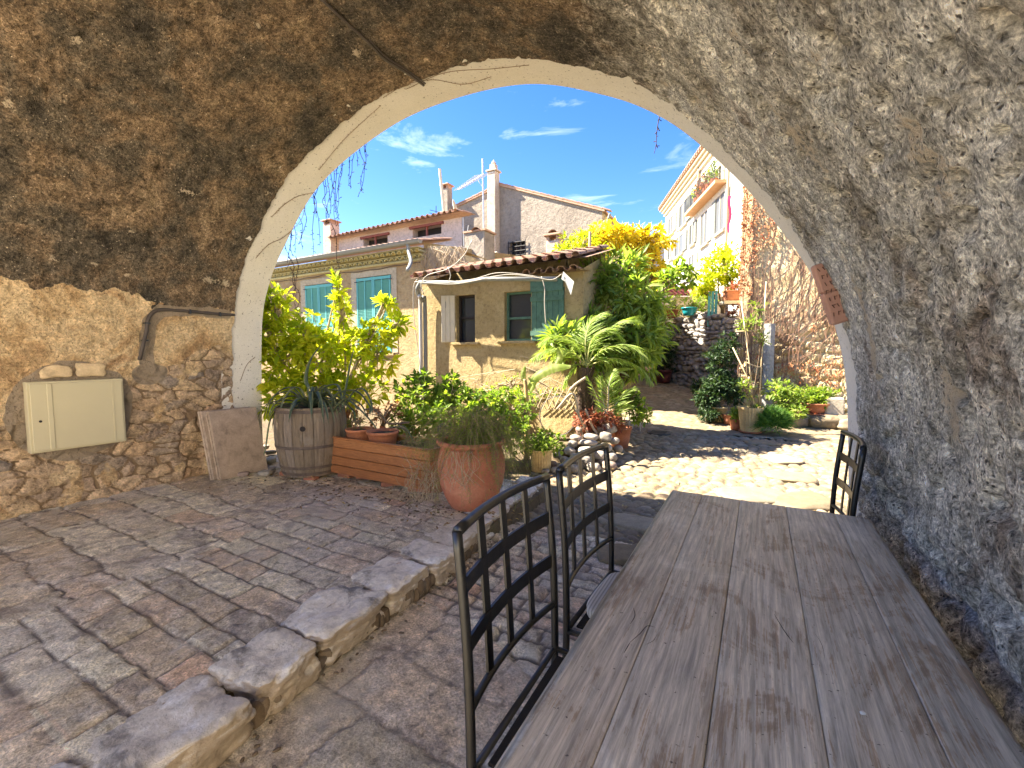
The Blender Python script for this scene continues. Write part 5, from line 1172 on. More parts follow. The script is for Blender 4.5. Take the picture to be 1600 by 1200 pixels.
def plant(name, label, base, mat, clumps, tips, per, L, W, K=2, wood=None, r0=.01, cat='plant', group=None, **k):
    t = thing(name, label, cat, base, group); fol(t, mat, clumps, tips, per, L, W, K, wood, base, r0, **k); return t
PB = Vector((-4.08, 3.60, zt-.14)); pot('flower_pot', 'terracotta pot with grey green spiky plant, left of two pots in the wooden planter', 'flower pot', PB, .155, .24, M['terra'], 'pots in the wooden planter')
plant('succulent', 'grey green bushy succulent in the left pot of the wooden planter', PB+Vector((0, 0, .22)), L_fern, [(PB+Vector((0, 0, .32)), (.17, .15, .10), 1)], 60, 9, .06, .012, 1, M['twig'], .006, spread=1.0)
PB2 = Vector((-3.72, 3.62, zt-.15)); pot('flower_pot', 'wider terracotta pot with arching grey branches, right of two pots in the wooden planter', 'flower pot', PB2, .18, .25, M['terra'], 'pots in the wooden planter')
t = thing('leaning_branch_plant', 'gnarled grey green branch plant arching from the wooden planter over its front edge', 'plant', PB2+Vector((0, 0, .2)))
b = MB(); D0 = 5.3
for pts, r in (([(570, 640), (585, 640), (600, 655), (610, 662), (640, 660)], .013), ([(600, 650), (610, 635), (613, 633)], .011), ([(600, 676), (612, 668), (635, 672), (650, 700)], .013), ([(603, 690), (598, 674), (612, 668)], .012)):
    b.tube(spline([atd(x_, y_, D0) for x_, y_ in pts], 5), r, 6)
b.build('branch', M['bark'], t)
b = MB()
for pts in ([(610, 676), (598, 680), (593, 700), (594, 720)], [(612, 668), (632, 668), (645, 690), (655, 707)], [(640, 690), (630, 672), (618, 668)]): strapleaf(b, [atd(x_, y_, 5.05) for x_, y_ in pts], .04, .5)
b.build('leaves', L_ag, t)
plant('ground_plant', 'dark tufted plants growing from the soil of the wooden planter', Vector((-3.3, 3.62, zt-.06)), L_fern, [(Vector((-3.4+.12*k, 3.64, zt+.0)), (.12, .13, .07), 1) for k in range(5)], 90, 9, .055, .010, 1, M['twig'], .004, spread=1.0)
# dark ornament
oc_ = atd(686, 690, 4.95); b = MB(); b.tube(spline([atd(678, 702, 4.9), atd(683, 690, 4.9), atd(689, 678, 4.9), atd(687, 668, 4.9), atd(692, 664, 4.9), atd(699, 670, 4.9)], 6), np.concatenate([np.linspace(.055, .05, 10), np.linspace(.045, .02, 12), np.linspace(.022, .006, 9)])[:31], 12)
tag(b.build('garden_ornament', plain('dark bronze', (.035, .035, .03), .45), None, True), 'dark curved ornament like a bird neck between wooden planter and terracotta jar', 'ornament')
# big terracotta jar
JC = gp(736, 4.12, .155); jt_ = thing('terracotta_jar', 'large round bellied terracotta jar at the terrace corner', 'jar', JC)
m = NT('jar clay'); n1 = m.noise(2.5, 9, .7, dist=.4); n2 = m.noise(40, 6, .7); c = m.ramp(n1, [(.3, (.34, .115, .065)), (.5, (.44, .16, .09)), (.68, (.50, .23, .14))]); c = m.mix(.4, c, m.ramp(n2, [(.3, .6), (.7, 1.2)]), 'MULTIPLY')
c = m.mix(m.ramp(m.noise(28, 3, .5), [(.27, .8), (.31, 0)]), c, (.14, .06, .04)); M['jar'] = m.fin(c, .8, m.bump(m.mix(.4, n1, n2), .004), spec=.25)
b = MB(); b.lathe([(.001, 0), (.185, 0), (.20, .01), (.25, .10), (.295, .22), (.318, .36), (.315, .46), (.298, .53), (.285, .565), (.29, .585), (.315, .60), (.328, .618), (.325, .637), (.30, .645), (.272, .635), (.265, .60), (.268, .54)], JC, 64); b.build('body', M['jar'], jt_, True)
b = MB(); b.lathe([(.001, .585), (.267, .57)], JC, 24); b.build('soil', M['potsoil'], jt_)
JT = JC+Vector((0, 0, .6)); t = thing('asparagus_fern', 'feathery green asparagus fern overflowing to the right of the terracotta jar', 'plant', JT)
b = MB(); w_ = MB(); rs = np.random.default_rng(5)
for k in range(260):
    a_ = rs.random()*2*pi; bias = Vector((.85, .25, 0)) if rs.random() < .6 else Vector((0, 0, 0)); d_ = (Vector((cos(a_), sin(a_), 0))+bias).normalized(); L_ = .18+.46*rs.random(); h_ = .08+.26*rs.random()*(1 if rs.random() < .7 else .3)
    p0 = JT+Vector((rs.normal()*.07, rs.normal()*.07, 0)); fall = .05+.55*rs.random()**1.6
    P_s = spline([p0, p0+d_*L_*.35+Vector((0, 0, h_)), p0+d_*L_*.8+Vector((0, 0, h_*.8-fall*.3)), p0+d_*L_+Vector((rs.normal()*.04, rs.normal()*.04, h_*.4-fall))], 6); w_.tube(P_s, np.linspace(.0025, .001, len(P_s)), 3)
    n = 110; ti = rs.random(n)*.85+.15; B_ = np.stack([np.interp(ti, np.linspace(0, 1, len(P_s)), P_s[:, q]) for q in range(3)], 1)+rs.normal(size=(n, 3))*.012; leaf_mesh(b, B_, rand_unit(n)+np.array((0, 0, .1)), rand_unit(n), .022+.016*rs.random(n), .003, 1, .1, 0, prof=np.array([.6, .4]))
b.build('fronds', L_fern, t); w_.build('stems', M['twig'], t)
t = thing('dry_root_tangle', 'dry straw coloured stems trailing between the wooden planter and the jar', 'plant', JC+Vector((-.35, -.05, .1)))
w_ = MB(); 
for k in range(60):
    x_, y_ = 640+45*random.random(), 712+40*random.random(); w_.tube(spline([atd(x_+random.gauss(0, 9), y_-5, 4.4+.25*random.random()), atd(x_+random.gauss(0, 10), y_+20, 4.35), atd(x_+random.gauss(0, 14), min(800, y_+45+20*random.random()), 4.3)], 5), .002, 3)
for k in range(26):
    x_ = 690+50*random.random(); w_.tube(spline([atd(x_, 705, 3.83), atd(x_+random.gauss(0, 12), 730, 3.78), atd(x_+random.gauss(0, 18), 745+25*random.random(), 3.79)], 5), .0018, 3)
w_.build('stems', M['palebranch'], t)

# ================================================================== yard plants and pots, left of the street
FB = gp(500, 6.4, 0.0); 
def cl(px, py, D, r, w_=1): return (atd(px, py, D), r, w_)
plant('fig_bush', 'large bright yellow green fig bush in front of the shuttered house', FB, L_fig, [cl(440, 560, 6.2, (.45, .4, .5), 3), cl(510, 560, 6.3, (.5, .45, .45), 3.4), cl(575, 530, 6.4, (.42, .35, .22), 1.5), cl(430, 480, 6.1, (.16, .2, .3), .7), cl(620, 508, 6.5, (.22, .2, .12), .5), cl(545, 610, 6.2, (.55, .4, .25), 2), cl(450, 620, 6.0, (.45, .3, .25), 2), cl(590, 555, 6.4, (.3, .3, .3), .9), cl(535, 482, 6.3, (.09, .1, .25), .5), cl(527, 446, 6.3, (.04, .05, .13), .15), cl(598, 475, 6.4, (.16, .14, .07), .3), cl(420, 520, 6.1, (.3, .3, .4), 1.2), cl(480, 520, 6.2, (.35, .3, .25), 1)],
      640, 7, .135, .055, 3, M['palebranch'], .03, cat='bush', spread=.75, droop=.35)
plant('privet_bush', 'rounded green leafy bush filling the bed between fig and outbuilding', gp(700, 6.4, 0), L_mid, [cl(650, 620, 6.1, (.32, .3, .3), 2), cl(700, 615, 6.3, (.35, .3, .28), 2.4), cl(740, 640, 6.2, (.35, .3, .3), 2.4), cl(640, 665, 5.9, (.3, .25, .25), 1.3), cl(690, 665, 5.8, (.35, .25, .25), 1.5), cl(780, 655, 6.1, (.25, .25, .3), 1), cl(660, 590, 6.2, (.14, .14, .1), .4), cl(800, 615, 6.6, (.2, .2, .15), .4)],
      620, 7, .085, .045, 2, M['palebranch'], .02, cat='bush')
plant('low_shrub', 'orange tinted low leafy shrub at the foot of the fig bush behind the barrel', gp(580, 6.0, 0), L_vine, [cl(600, 650, 5.9, (.35, .3, .18), 1), cl(660, 690, 5.7, (.3, .25, .15), .8), cl(540, 655, 5.9, (.3, .3, .2), .8)], 90, 6, .07, .035, 2, M['twig'])
plant('garden_shrub', 'dark green leafy shrub between the jar and the round stone disc', gp(820, 6.3, 0), L_mid, [cl(805, 680, 6.0, (.25, .22, .28), 2), cl(850, 690, 6.2, (.28, .25, .2), 2), cl(820, 640, 6.3, (.18, .18, .25), 1), cl(775, 630, 6.2, (.2, .2, .2), 1)], 330, 7, .06, .03, 2, M['twig'])
plant('trailing_plant', 'pale dry trailing creeper on the lower wall of the small outbuilding', at(800, 640, 7.4), L_mid, [(at(800, 600, 7.45), (.35, .08, .2), 1), (at(850, 615, 7.4), (.4, .08, .15), 1), (at(770, 610, 7.45), (.3, .08, .15), 1)], 70, 5, .06, .03, 2, M['palebranch'], .012)
b = MB()
for k in range(40):
    x_, y_ = 690+220*random.random(), 560+90*random.random()**.6; q = at(x_, y_, 7.5-.1*random.random()); q.y = 7.53
    b.tube(spline([q, q+Vector((random.gauss(.1, .25), -.03, random.gauss(.05, .15))), q+Vector((random.gauss(.2, .4), -.02, random.gauss(-.1, .2)))], 4), .006, 4)
tag(b.build('bare_stems', M['palebranch'], None), 'thin bare pale stems straggling over the outbuilding wall', 'creeper')
# lattice bits
b = MB()
for k in range(7):
    p = at(838+9*k, 640, 7.2); b.tube([p, p+Vector((.22, 0, .42))], .008, 4); b.tube([p+Vector((.2, .01, 0)), p+Vector((-.05, .01, .42))], .008, 4)
tag(b.build('lattice_trellis', M['palebranch'], None), 'broken diamond lattice trellis above the round stone disc', 'trellis')
# small roof-tile heap seen at 765,615
b = MB(); p = at(770, 620, 7.3)
for k in range(4): b.grid(np.array([[(p.x+.12*k-.15+.09*cos(t_), p.y+yy, p.z-.05*k+.07*sin(t_)) for t_ in np.linspace(0, pi, 6)] for yy in (-.15, .25)]))
b.box((p.x, p.y+.05, p.z/2-.06), (.5, .35, p.z-.12)); tag(b.build('tiled_low_wall', M['tile_far'], None), 'little tile topped wall stub half hidden by bushes under the outbuilding', 'wall')
# round stone disc leaning at the wall
p = at(872, 650, 7.28); ds = thing('stone_disc', 'round ochre stone disc with a dark rim leaning on the outbuilding wall', 'stone disc', (p.x, p.y, 0))
Mx = Matrix.Rotation(radians(90-8), 3, 'X'); b = MB(); b.lathe([(.001, .03), (.335, .03), (.345, .02), (.345, -.03), (.001, -.03)], p, 40, M=Mx); b.build('disc', M['shedwall'], ds)
b = MB(); b.tube([tuple(p+Mx @ Vector((.352*cos(t_), .352*sin(t_), .02))) for t_ in np.linspace(0, 2*pi, 49)], .012, 6, cap=False); b.build('rim', M['cable'], ds)
# pile of river stones
rs = random.Random(21); b0 = None
pil = []
for (px, py, D, w_, h_) in ((898, 685, 6.55, .17, .09), (922, 683, 6.6, .20, .09), (893, 695, 6.5, .15, .11), (918, 693, 6.45, .26, .10), (945, 683, 6.6, .18, .14), (950, 670, 6.8, .24, .16), (888, 706, 6.4, .16, .11), (915, 705, 6.3, .24, .11), (945, 700, 6.4, .17, .11), (897, 717, 6.2, .15, .13), (915, 722, 6.15, .16, .14), (935, 712, 6.3, .16, .12), (880, 720, 6.2, .14, .1), (868, 712, 6.3, .12, .1), (875, 732, 6.0, .13, .08), (862, 726, 6.1, .11, .08), (895, 735, 5.95, .14, .12), (955, 715, 6.3, .15, .12), (958, 690, 6.6, .14, .1), (935, 670, 6.9, .15, .1), (905, 672, 6.8, .13, .08), (866, 740, 5.9, .12, .08), (850, 744, 5.85, .1, .06), (925, 735, 6.05, .2, .12), (950, 730, 6.15, .2, .12), (940, 722, 6.35, .2, .14), (905, 728, 6.2, .2, .14), (965, 702, 6.6, .13, .1)):
    p = atd(px, py, D); b = MB(); rock(b, (p.x, p.y+.05, max(.03, p.z)), (w_, w_*.9, h_*1.05), rs.uniform(-.6, .6), 2.6, 10, .10, tilt=(rs.uniform(-.2, .2), rs.uniform(-.25, .25)))
    tag(b.build('river_stone', M['pebble'], None, True), 'smooth river stone in the heap at the foot of the palm tree', 'stone', 'river stones heaped below the palm')
b = MB(); p = gp(912, 6.55, 0); rock(b, (p.x, p.y+.1, .05), (.9, .6, .4), .3, 3, 10, .1); tag(b.build('stone_heap_earth', M['soil'], None, True), 'dark earth under the heap of river stones', 'earth', kind='structure')
fp = gp(846, 5.95, 0.0); pot('fluted_pot', 'pale fluted square sided pot half hidden by fern beside the river stones', 'flower pot', fp, .155, .30, M['beigepot'], None, (24, .03), .1, taper=.8)
plant('small_plant', 'pale green grassy plant in the fluted pot beside the river stones', fp+Vector((0, 0, .28)), L_mid, [(fp+Vector((-.03, 0, .33)), (.2, .18, .1), 1)], 80, 8, .08, .015, 2, None)
# slender young banana plant
p = gp(823, 6.5, 0); bn = thing('young_banana_plant', 'young banana plant with one long pale glowing leaf arching right', 'plant', p)
b = MB(); b.tube(spline([p, atd(823, 650, 6.5), atd(822, 610, 6.5), atd(820, 592, 6.5)], 5), np.linspace(.05, .025, 16), 8); b.build('stem', plain('banana stem', (.36, .24, .10), .7), bn, True)
b = MB()
def broad(b, pts, w0, n=26, split=0):
    P = resample(spline(pts, 12), 1e-9+np.linalg.norm(np.diff(np.array([tuple(q) for q in pts]), axis=0), axis=1).sum()/n); t = np.linspace(0, 1, len(P)); T = nrm(np.gradient(P, axis=0)); Sd = nrm(np.cross(T, np.array((0.2, -.75, .65)))); Nn = np.cross(Sd, T); w_ = w0*np.clip(np.sin(pi*np.clip(t*.93+.05, 0, 1)), .05, 1)**.5
    w_ = w_*(1+.08*np.sin(t*60)); rows = np.stack([P+Sd*w_[:, None]*k*.5-Nn*w_[:, None]*abs(k)*.25 for k in (-1, -.5, 0, .5, 1)], 1); aa = (.5+.5*np.sin(t*42+np.sin(t*11)*3))[:, None]*np.ones(5); b.grid(rows, aa)
broad(b, [atd(824, 606, 6.5), atd(840, 585, 6.45), atd(865, 573, 6.4), atd(892, 572, 6.35)], .17)
broad(b, [atd(821, 600, 6.5), atd(817, 585, 6.5), atd(820, 572, 6.5)], .08); broad(b, [atd(822, 620, 6.5), atd(834, 600, 6.4), atd(826, 590, 6.4)], .07); broad(b, [atd(868, 570, 6.6), atd(875, 556, 6.6), atd(872, 542, 6.6)], .10)
b.build('leaves', L_ban, bn, True)
# palm
def frond(b, w_, pts, n=64, L=.5, wd=.016, side=1.0, droop=.3, curl=None):
    P = spline(pts, 10); t = np.linspace(0, 1, len(P)); w_.tube(P, np.linspace(.014, .004, len(P)), 5); T = nrm(np.gradient(P, axis=0)); ti = np.linspace(.16, .99, n)
    for sg in (-1, 1):
        B_ = np.stack([np.interp(ti, t, P[:, q]) for q in range(3)], 1); TT = nrm(np.stack([np.interp(ti, t, T[:, q]) for q in range(3)], 1)); Sd = nrm(np.cross(TT, np.array((0, 0, 1.)))); Nn = np.cross(Sd, TT)
        D_ = nrm(sg*Sd*.8+TT*(.35+.8*ti[:, None])+Nn*.12+RNG.normal(size=(n, 3))*.09+np.array((0, 0, -.15)))
        leaf_mesh(b, B_, D_, Nn+RNG.normal(size=(n, 3))*.2, L*np.sin(pi*np.clip(ti*.8+.18, 0, 1))**.6*(.85+.3*RNG.random(n)), wd, 4, droop, .2, prof=np.array([.5, 1, .9, .6, .05]))
pb = gp(918, 7.3, 0); pl = thing('palm_tree', 'small date palm with dark shaggy trunk and arching fronds above the river stones', 'palm', pb)
tr = MB(); tr.tube(spline([pb, atd(915, 650, 7.3), atd(912, 610, 7.3), atd(914, 575, 7.3)], 6), np.linspace(.10, .12, 19), 12)
for k in range(90):
    z_ = random.random(); q = Vector(pb).lerp(atd(914, 575, 7.3), z_); a_ = random.random()*2*pi; o_ = Vector((cos(a_), sin(a_), 0))*.11; tr.tube([q+o_, q+o_*1.5+Vector((0, 0, .08+.05*random.random()))], [.018, .008], 4)
tr.tube(spline([atd(902, 695, 7.1), atd(906, 660, 7.2), atd(907, 610, 7.25)], 4), .05, 8)
tr.build('trunk', plain('palm trunk', (.10, .065, .045), .95, 0, .5, 20, .02), pl)
b = MB(); w_ = MB(); PC = atd(916, 572, 7.3)
for pts, L_ in (([(916, 572), (895, 552), (862, 545), (832, 560)], .42), ([(916, 570), (900, 540), (870, 525), (845, 535)], .38), ([(916, 570), (925, 530), (950, 515), (975, 530)], .36), ([(918, 572), (945, 545), (985, 540), (1012, 560)], .38), ([(916, 572), (935, 560), (960, 580), (972, 610)], .34), ([(916, 572), (905, 570), (888, 585), (880, 605)], .28), ([(918, 570), (940, 525), (975, 500), (1000, 505)], .36), ([(918, 570), (960, 560), (1000, 575), (1020, 600)], .3), ([(916, 570), (915, 530), (925, 500), (945, 490)], .34)):
    dd = random.uniform(-.5, .2); frond(b, w_, [PC]+[atd(x_, y_, 7.3+dd*(k+1)/3) for k, (x_, y_) in enumerate(pts[1:])], L=L_)
b.build('fronds', L_palm, pl); w_.build('frond_stalks', plain('palm stalk', (.30, .30, .10), .6), pl)
yp = gp(948, 7.0, 0.02); t = thing('young_palm', 'small upright palm seedling with yellow green fronds right of the palm trunk', 'palm', yp)
b = MB(); w_ = MB()
for pts in ([(948, 680), (940, 640), (928, 610), (918, 590)], [(948, 680), (950, 630), (952, 600), (960, 578)], [(948, 680), (958, 640), (975, 615), (990, 605)], [(948, 680), (945, 640), (940, 615), (938, 590)], [(948, 680), (962, 650), (972, 635), (985, 635)]): frond(b, w_, [atd(x_, y_, 7.0) for x_, y_ in pts], 26, .26, .022)
b.build('fronds', L_palm, t); w_.build('frond_stalks', M['cream'], t)
plant('red_leaf_plant', 'low plant with reddish brown leaves on the river stone heap', gp(930, 6.9, .2), L_red, [cl(915, 658, 6.9, (.2, .18, .12), 1), cl(940, 655, 6.9, (.25, .2, .14), 1.2), cl(960, 665, 6.9, (.15, .15, .12), .7)], 150, 6, .09, .04, 2, M['twig'])
b = MB(); 
for pts in ([(930, 700), (915, 670), (900, 640)], [(940, 690), (925, 665), (915, 640)], [(890, 610), (900, 600), (915, 590)], [(870, 640), (895, 615), (905, 650)]): b.tube(spline([atd(x_, y_, 6.75) for x_, y_ in pts], 5), .02, 6)
tag(b.build('dead_branches', M['palebranch'], None, True), 'grey dead branches propped on the river stone heap', 'branch')
pp_ = gp(970, 7.45, 0.0); pot('flower_pot', 'terracotta pot at the foot of the palm beside the alley', 'flower pot', pp_, .20, .36, M['terra'], None)
plant('potted_shrub', 'light green drooping leafy shrub hanging over the alley from the palm pot', pp_+Vector((0, 0, .33)), L_mid, [cl(985, 625, 7.4, (.16, .15, .16), 1), cl(1000, 645, 7.3, (.15, .14, .22), 1.2), cl(965, 620, 7.4, (.15, .15, .15), .7)], 210, 7, .07, .035, 2, M['twig'])
# wire stand
t = thing('wire_stand', 'thin white metal garden stand at the edge of the alley', 'stand', gp(994, 9.0, 0.0)); b = MB()
for (x_, dy_) in ((984, 0), (1002, 0), (990, .35), (1006, .35)): q = gp(x_, 9.0+dy_, 0); b.tube([q, q+Vector((0, 0, .72 if x_ < 995 else .62))], .010, 5)
for z_ in (.35, .62): q = [gp(984, 9, z_), gp(1002, 9, z_), gp(1006, 9.35, z_), gp(990, 9.35, z_), gp(984, 9, z_)]; b.tube(q, .009, 5)
b.build('frame', M['cream'], t); b = MB(); q = gp(995, 9.15, .52); b.box((q.x, q.y, q.z), (.22, .22, .18), bev=.01); b.build('box', M['terra_old'], t)

# trees
tb_ = gp(965, 8.6, 0); tt = thing('loquat_tree', 'tall green tree with long drooping leaves right of the outbuilding', 'tree', tb_); b = MB(); w_ = MB()
cls_ = [cl(975, 470, 8.6, (.75, .6, .45), 4), cl(920, 520, 8.3, (.55, .5, .35), 3), cl(985, 530, 8.4, (.6, .5, .4), 3), cl(960, 425, 8.8, (.6, .5, .35), 2), cl(905, 545, 8.0, (.4, .35, .3), 1.6), cl(1005, 500, 8.6, (.4, .4, .35), 1.6), cl(920, 450, 8.6, (.4, .4, .3), 1.2), cl(1000, 560, 8.4, (.35, .35, .3), 1.2), cl(875, 530, 7.8, (.3, .25, .2), .8), cl(955, 565, 8.2, (.5, .4, .3), 1.4), cl(1020, 540, 8.7, (.3, .3, .3), .7)]
crown(b, cls_, 520, 10, .26, .06, 3, .45, .75, .25, w_, tb_+Vector((0, 0, .9)), .045); b.build('crown', L_loq, tt); w_.tube([tb_, tb_+Vector((.02, 0, .95))], [.09, .07], 10); w_.build('trunk', M['bark'], tt, True)
yb = gp(975, 12.5, .3); tt = thing('yellow_leaved_tree', 'tree with glowing yellow autumn leaves behind the green tree', 'tree', yb); b = MB(); w_ = MB()
crown(b, [cl(950, 372, 12.3, (.75, .7, .35), 3), cl(1000, 378, 12.5, (.8, .7, .35), 3), cl(1030, 380, 12.6, (.35, .35, .15), .6), cl(920, 395, 12.2, (.45, .5, .35), 1.3), cl(1015, 425, 12.5, (.6, .6, .5), 2.3), cl(960, 430, 12.3, (.8, .7, .5), 3), cl(1040, 440, 12.8, (.3, .3, .2), .6)], 520, 9, .19, .085, 2, .4, .8, .2, w_, yb+Vector((0, 0, 1.2)), .06)
b.build('crown', L_yel, tt); w_.tube([yb, yb+Vector((0, 0, 1.3))], [.12, .09], 8); w_.build('trunk', M['bark'], tt, True)
plant('vine_shoots', 'yellow green shoots growing over the right end of the wavy tile roof', gp(890, 9.5, 2.4), L_fig, [cl(895, 385, 9.4, (.3, .3, .25), 1), cl(915, 375, 9.6, (.25, .25, .3), 1), cl(930, 400, 9.5, (.3, .3, .3), 1), cl(885, 395, 9.3, (.2, .2, .15), .5)], 100, 6, .14, .06, 2, M['palebranch'], .02)
b = MB(); b.tube([atd(921, 400, 9.2), atd(922, 362, 9.2)], .03, 8); tag(b.build('wooden_post', M['palebranch'], None), 'short pale wooden post sticking up among the shoots by the tile roof', 'post')
plant('spreading_branch', 'branch of big green leaves reaching out in front of the white building', atd(1010, 470, 10.5), L_mid, [cl(1060, 425, 10.8, (.35, .3, .2), 1), cl(1040, 440, 10.7, (.3, .3, .2), 1), cl(1075, 440, 10.9, (.2, .2, .12), .5)], 60, 5, .2, .085, 3, M['twig'], .02)

# ================================================================== right side of the alley
ct = gp(1125, 13.2, 2.7); tt = thing('citrus_tree', 'small bright green citrus tree on the raised terrace against the creeper wall', 'tree', ct); b = MB(); w_ = MB()
crown(b, [cl(1125, 415, 13.1, (.6, .5, .45), 3), cl(1110, 440, 13.0, (.4, .4, .35), 2), cl(1145, 435, 13.1, (.35, .35, .35), 1.3), cl(1130, 395, 13.2, (.4, .35, .25), 1), cl(1100, 455, 13.0, (.3, .3, .2), 1)], 330, 8, .13, .06, 2, .3, .9, .3, w_, ct+Vector((0, 0, .2)), .035)
b.build('crown', L_fig, tt); w_.tube([ct, ct+Vector((0, 0, .3))], .05, 8); w_.build('trunk', M['bark'], tt, True)
tp = thing('balcony_trough', 'orange terracotta trough with dry foliage on the raised terrace edge', 'planter', tuple(atd(1150, 465, 12.3))); p = atd(1150, 463, 12.3); b = MB(); b.box((p.x, p.y, p.z), (.62, .26, .26), rz=.5, bev=.02); b.box((p.x, p.y, p.z+.13), (.67, .30, .05), rz=.5, bev=.01); b.build('trough', M['terra'], tp)
b = MB(); b.box((p.x, p.y, p.z-.18), (.8, .35, .09), rz=.5); b.build('ledge', M['cream'], tp); fol(tp, L_red, [(p+Vector((0, 0, .2)), (.35, .16, .16), 1), (p+Vector((.05, -.1, -.45)), (.3, .15, .3), 1.2)], 130, 6, .08, .04)
for i, (px, py, mat, lab, r, h) in enumerate(((1050, 498, M['terra'], 'orange pot on top of the dry stone wall', .20, .26), (1077, 493, plain('turquoise glaze', (.02, .28, .33), .25, 0, .15), 'turquoise glazed bowl on top of the dry stone wall', .24, .24))):
    q = atd(px, py, 14.5-.9*i); q.z = 2.76; pot('flower_pot', lab, 'flower pot', q, r, h, mat, None)
plant('terrace_shrubs', 'feathery green shrubs behind the pots on the dry stone wall', gp(1070, 14.6, 2.7), L_loq, [cl(1055, 478, 15, (.35, .3, .35), 1), cl(1085, 478, 14.2, (.35, .3, .4), 1.4), cl(1105, 470, 13.8, (.3, .3, .4), 1), cl(1040, 490, 15.4, (.3, .3, .3), 1)], 240, 7, .13, .035, 2, M['twig'])
b = MB(); p = atd(1108, 480, 12.8); 
for k in range(3): b.box((p.x+.09*k, p.y+.02*k, p.z-.05), (.07, .03, 1.0))
tag(b.build('picket_gate', M['turq'], None), 'pale blue green picket panel standing on the dry stone wall', 'gate')
def gz(px, D): p = gp(px, D, 0); p.z = float(ramp_z(np.array(p.x), np.array(p.y)))-.005; return p
q = gz(1037, 14.6); pot('flower_pot', 'dark red square pot with a round dark shrub far up the shaded alley', 'flower pot', q, .28, .42, M['darkpot'])
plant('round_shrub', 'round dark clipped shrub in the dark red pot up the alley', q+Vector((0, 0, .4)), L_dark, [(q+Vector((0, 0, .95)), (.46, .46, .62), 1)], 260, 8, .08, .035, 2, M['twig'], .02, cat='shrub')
def stuff(px, D): return gz(px, D)
q = gz(1124, 9.9); pot('flower_pot', 'plain beige pot with tall dark bush, left of the fluted yellow pot', 'flower pot', q, .19, .34, M['beigepot'])
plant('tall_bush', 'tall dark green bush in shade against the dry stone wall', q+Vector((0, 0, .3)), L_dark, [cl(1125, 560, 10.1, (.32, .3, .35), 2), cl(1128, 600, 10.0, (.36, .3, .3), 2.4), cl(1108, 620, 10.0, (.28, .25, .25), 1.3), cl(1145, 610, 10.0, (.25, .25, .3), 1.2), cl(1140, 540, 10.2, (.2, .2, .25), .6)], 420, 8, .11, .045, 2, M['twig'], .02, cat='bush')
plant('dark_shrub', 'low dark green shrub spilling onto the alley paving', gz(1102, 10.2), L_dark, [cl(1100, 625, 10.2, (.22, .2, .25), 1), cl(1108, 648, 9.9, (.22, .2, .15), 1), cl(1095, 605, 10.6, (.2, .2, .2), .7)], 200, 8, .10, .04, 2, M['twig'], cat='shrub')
q = gz(1140, 9.7); pot('flower_pot', 'small brown pot wedged between the beige and the orange pots', 'flower pot', q, .13, .22, M['terra_old'])
q = gz(1153, 9.2); pot('flower_pot', 'small orange pot directly left of the fluted yellow pot', 'flower pot', q, .15, .24, M['terra']); plant('small_plant', 'low green plant in the small orange pot beside the fluted one', q+Vector((0, 0, .22)), L_mid, [(q+Vector((0, 0, .32)), (.15, .14, .12), 1)], 70, 6, .08, .04)
q = gz(1175, 8.9); q.z += .02; FP = q; pot('fluted_pot', 'large yellow fluted pot with bamboo canes on a terracotta saucer', 'flower pot', q, .24, .50, M['beigepot'], None, (26, .035), .1, taper=.72, saucer=.85)
t = thing('staked_climber', 'wispy climbing plant tied to three tall bamboo canes in the fluted pot', 'plant', q+Vector((0, 0, .45))); b = MB()
M['bamboo'] = plain('bamboo cane', (.52, .40, .22), .55, 0, .2, 20)
for pts in ([(1182, 645), (1168, 590), (1145, 543)], [(1178, 645), (1170, 560), (1158, 470)], [(1186, 640), (1190, 560), (1197, 440)], [(1150, 518), (1172, 517), (1196, 514)], [(1165, 566), (1180, 572), (1190, 574)]): b.tube([atd(x_, y_, 8.9) for x_, y_ in pts], .013, 6)
b.build('bamboo_canes', M['bamboo'], t, True)
fol(t, L_mid, [cl(1170, 505, 8.9, (.22, .15, .12), 1.2), cl(1190, 530, 8.9, (.12, .1, .15), .6), cl(1185, 480, 8.9, (.15, .1, .15), .4), cl(1165, 610, 8.9, (.15, .12, .25), .8), cl(1178, 640, 8.85, (.18, .15, .08), .6)], 130, 5, .10, .022, 2, M['twig'], FP+Vector((0, 0, .45)), .008)
q = gz(1208, 8.75); t = thing('grassy_plant', 'bright green grassy mound plant right of the fluted pot', 'plant', q); b = MB(); n = 2600; a_ = RNG.random(n)*2*pi; el = RNG.random(n)**.8*1.3; D_ = np.stack([np.cos(a_)*np.cos(el), np.sin(a_)*np.cos(el), np.sin(el)+.2], 1); B_ = np.array(tuple(q))+D_*np.array((.18, .18, .16))+np.array((0, 0, .1))
leaf_mesh(b, B_, D_, rand_unit(n), .17+.12*RNG.random(n), .014, 3, .75, .2); b.build('foliage', leafmat('grass green', [(.05, .14, .02), (.10, .24, .03), (.2, .34, .05)], .35), t)
plant('dark_bush', 'open dark leaved bush against the white pilaster', gz(1215, 9.6), L_loq, [cl(1215, 610, 9.7, (.25, .25, .22), 1), cl(1235, 625, 9.6, (.25, .22, .22), 1), cl(1245, 645, 9.4, (.2, .2, .12), .6)], 150, 6, .12, .045, 2, M['twig'], cat='bush')
plant('yellow_herb', 'yellow green herb mound spreading at the foot of the sunlit wall', gz(1250, 10.0), L_mid, [cl(1255, 615, 9.9, (.28, .22, .15), 1), cl(1285, 615, 9.8, (.3, .22, .12), 1), cl(1240, 640, 9.6, (.18, .18, .1), .4)], 240, 7, .08, .03, 2, M['twig'])
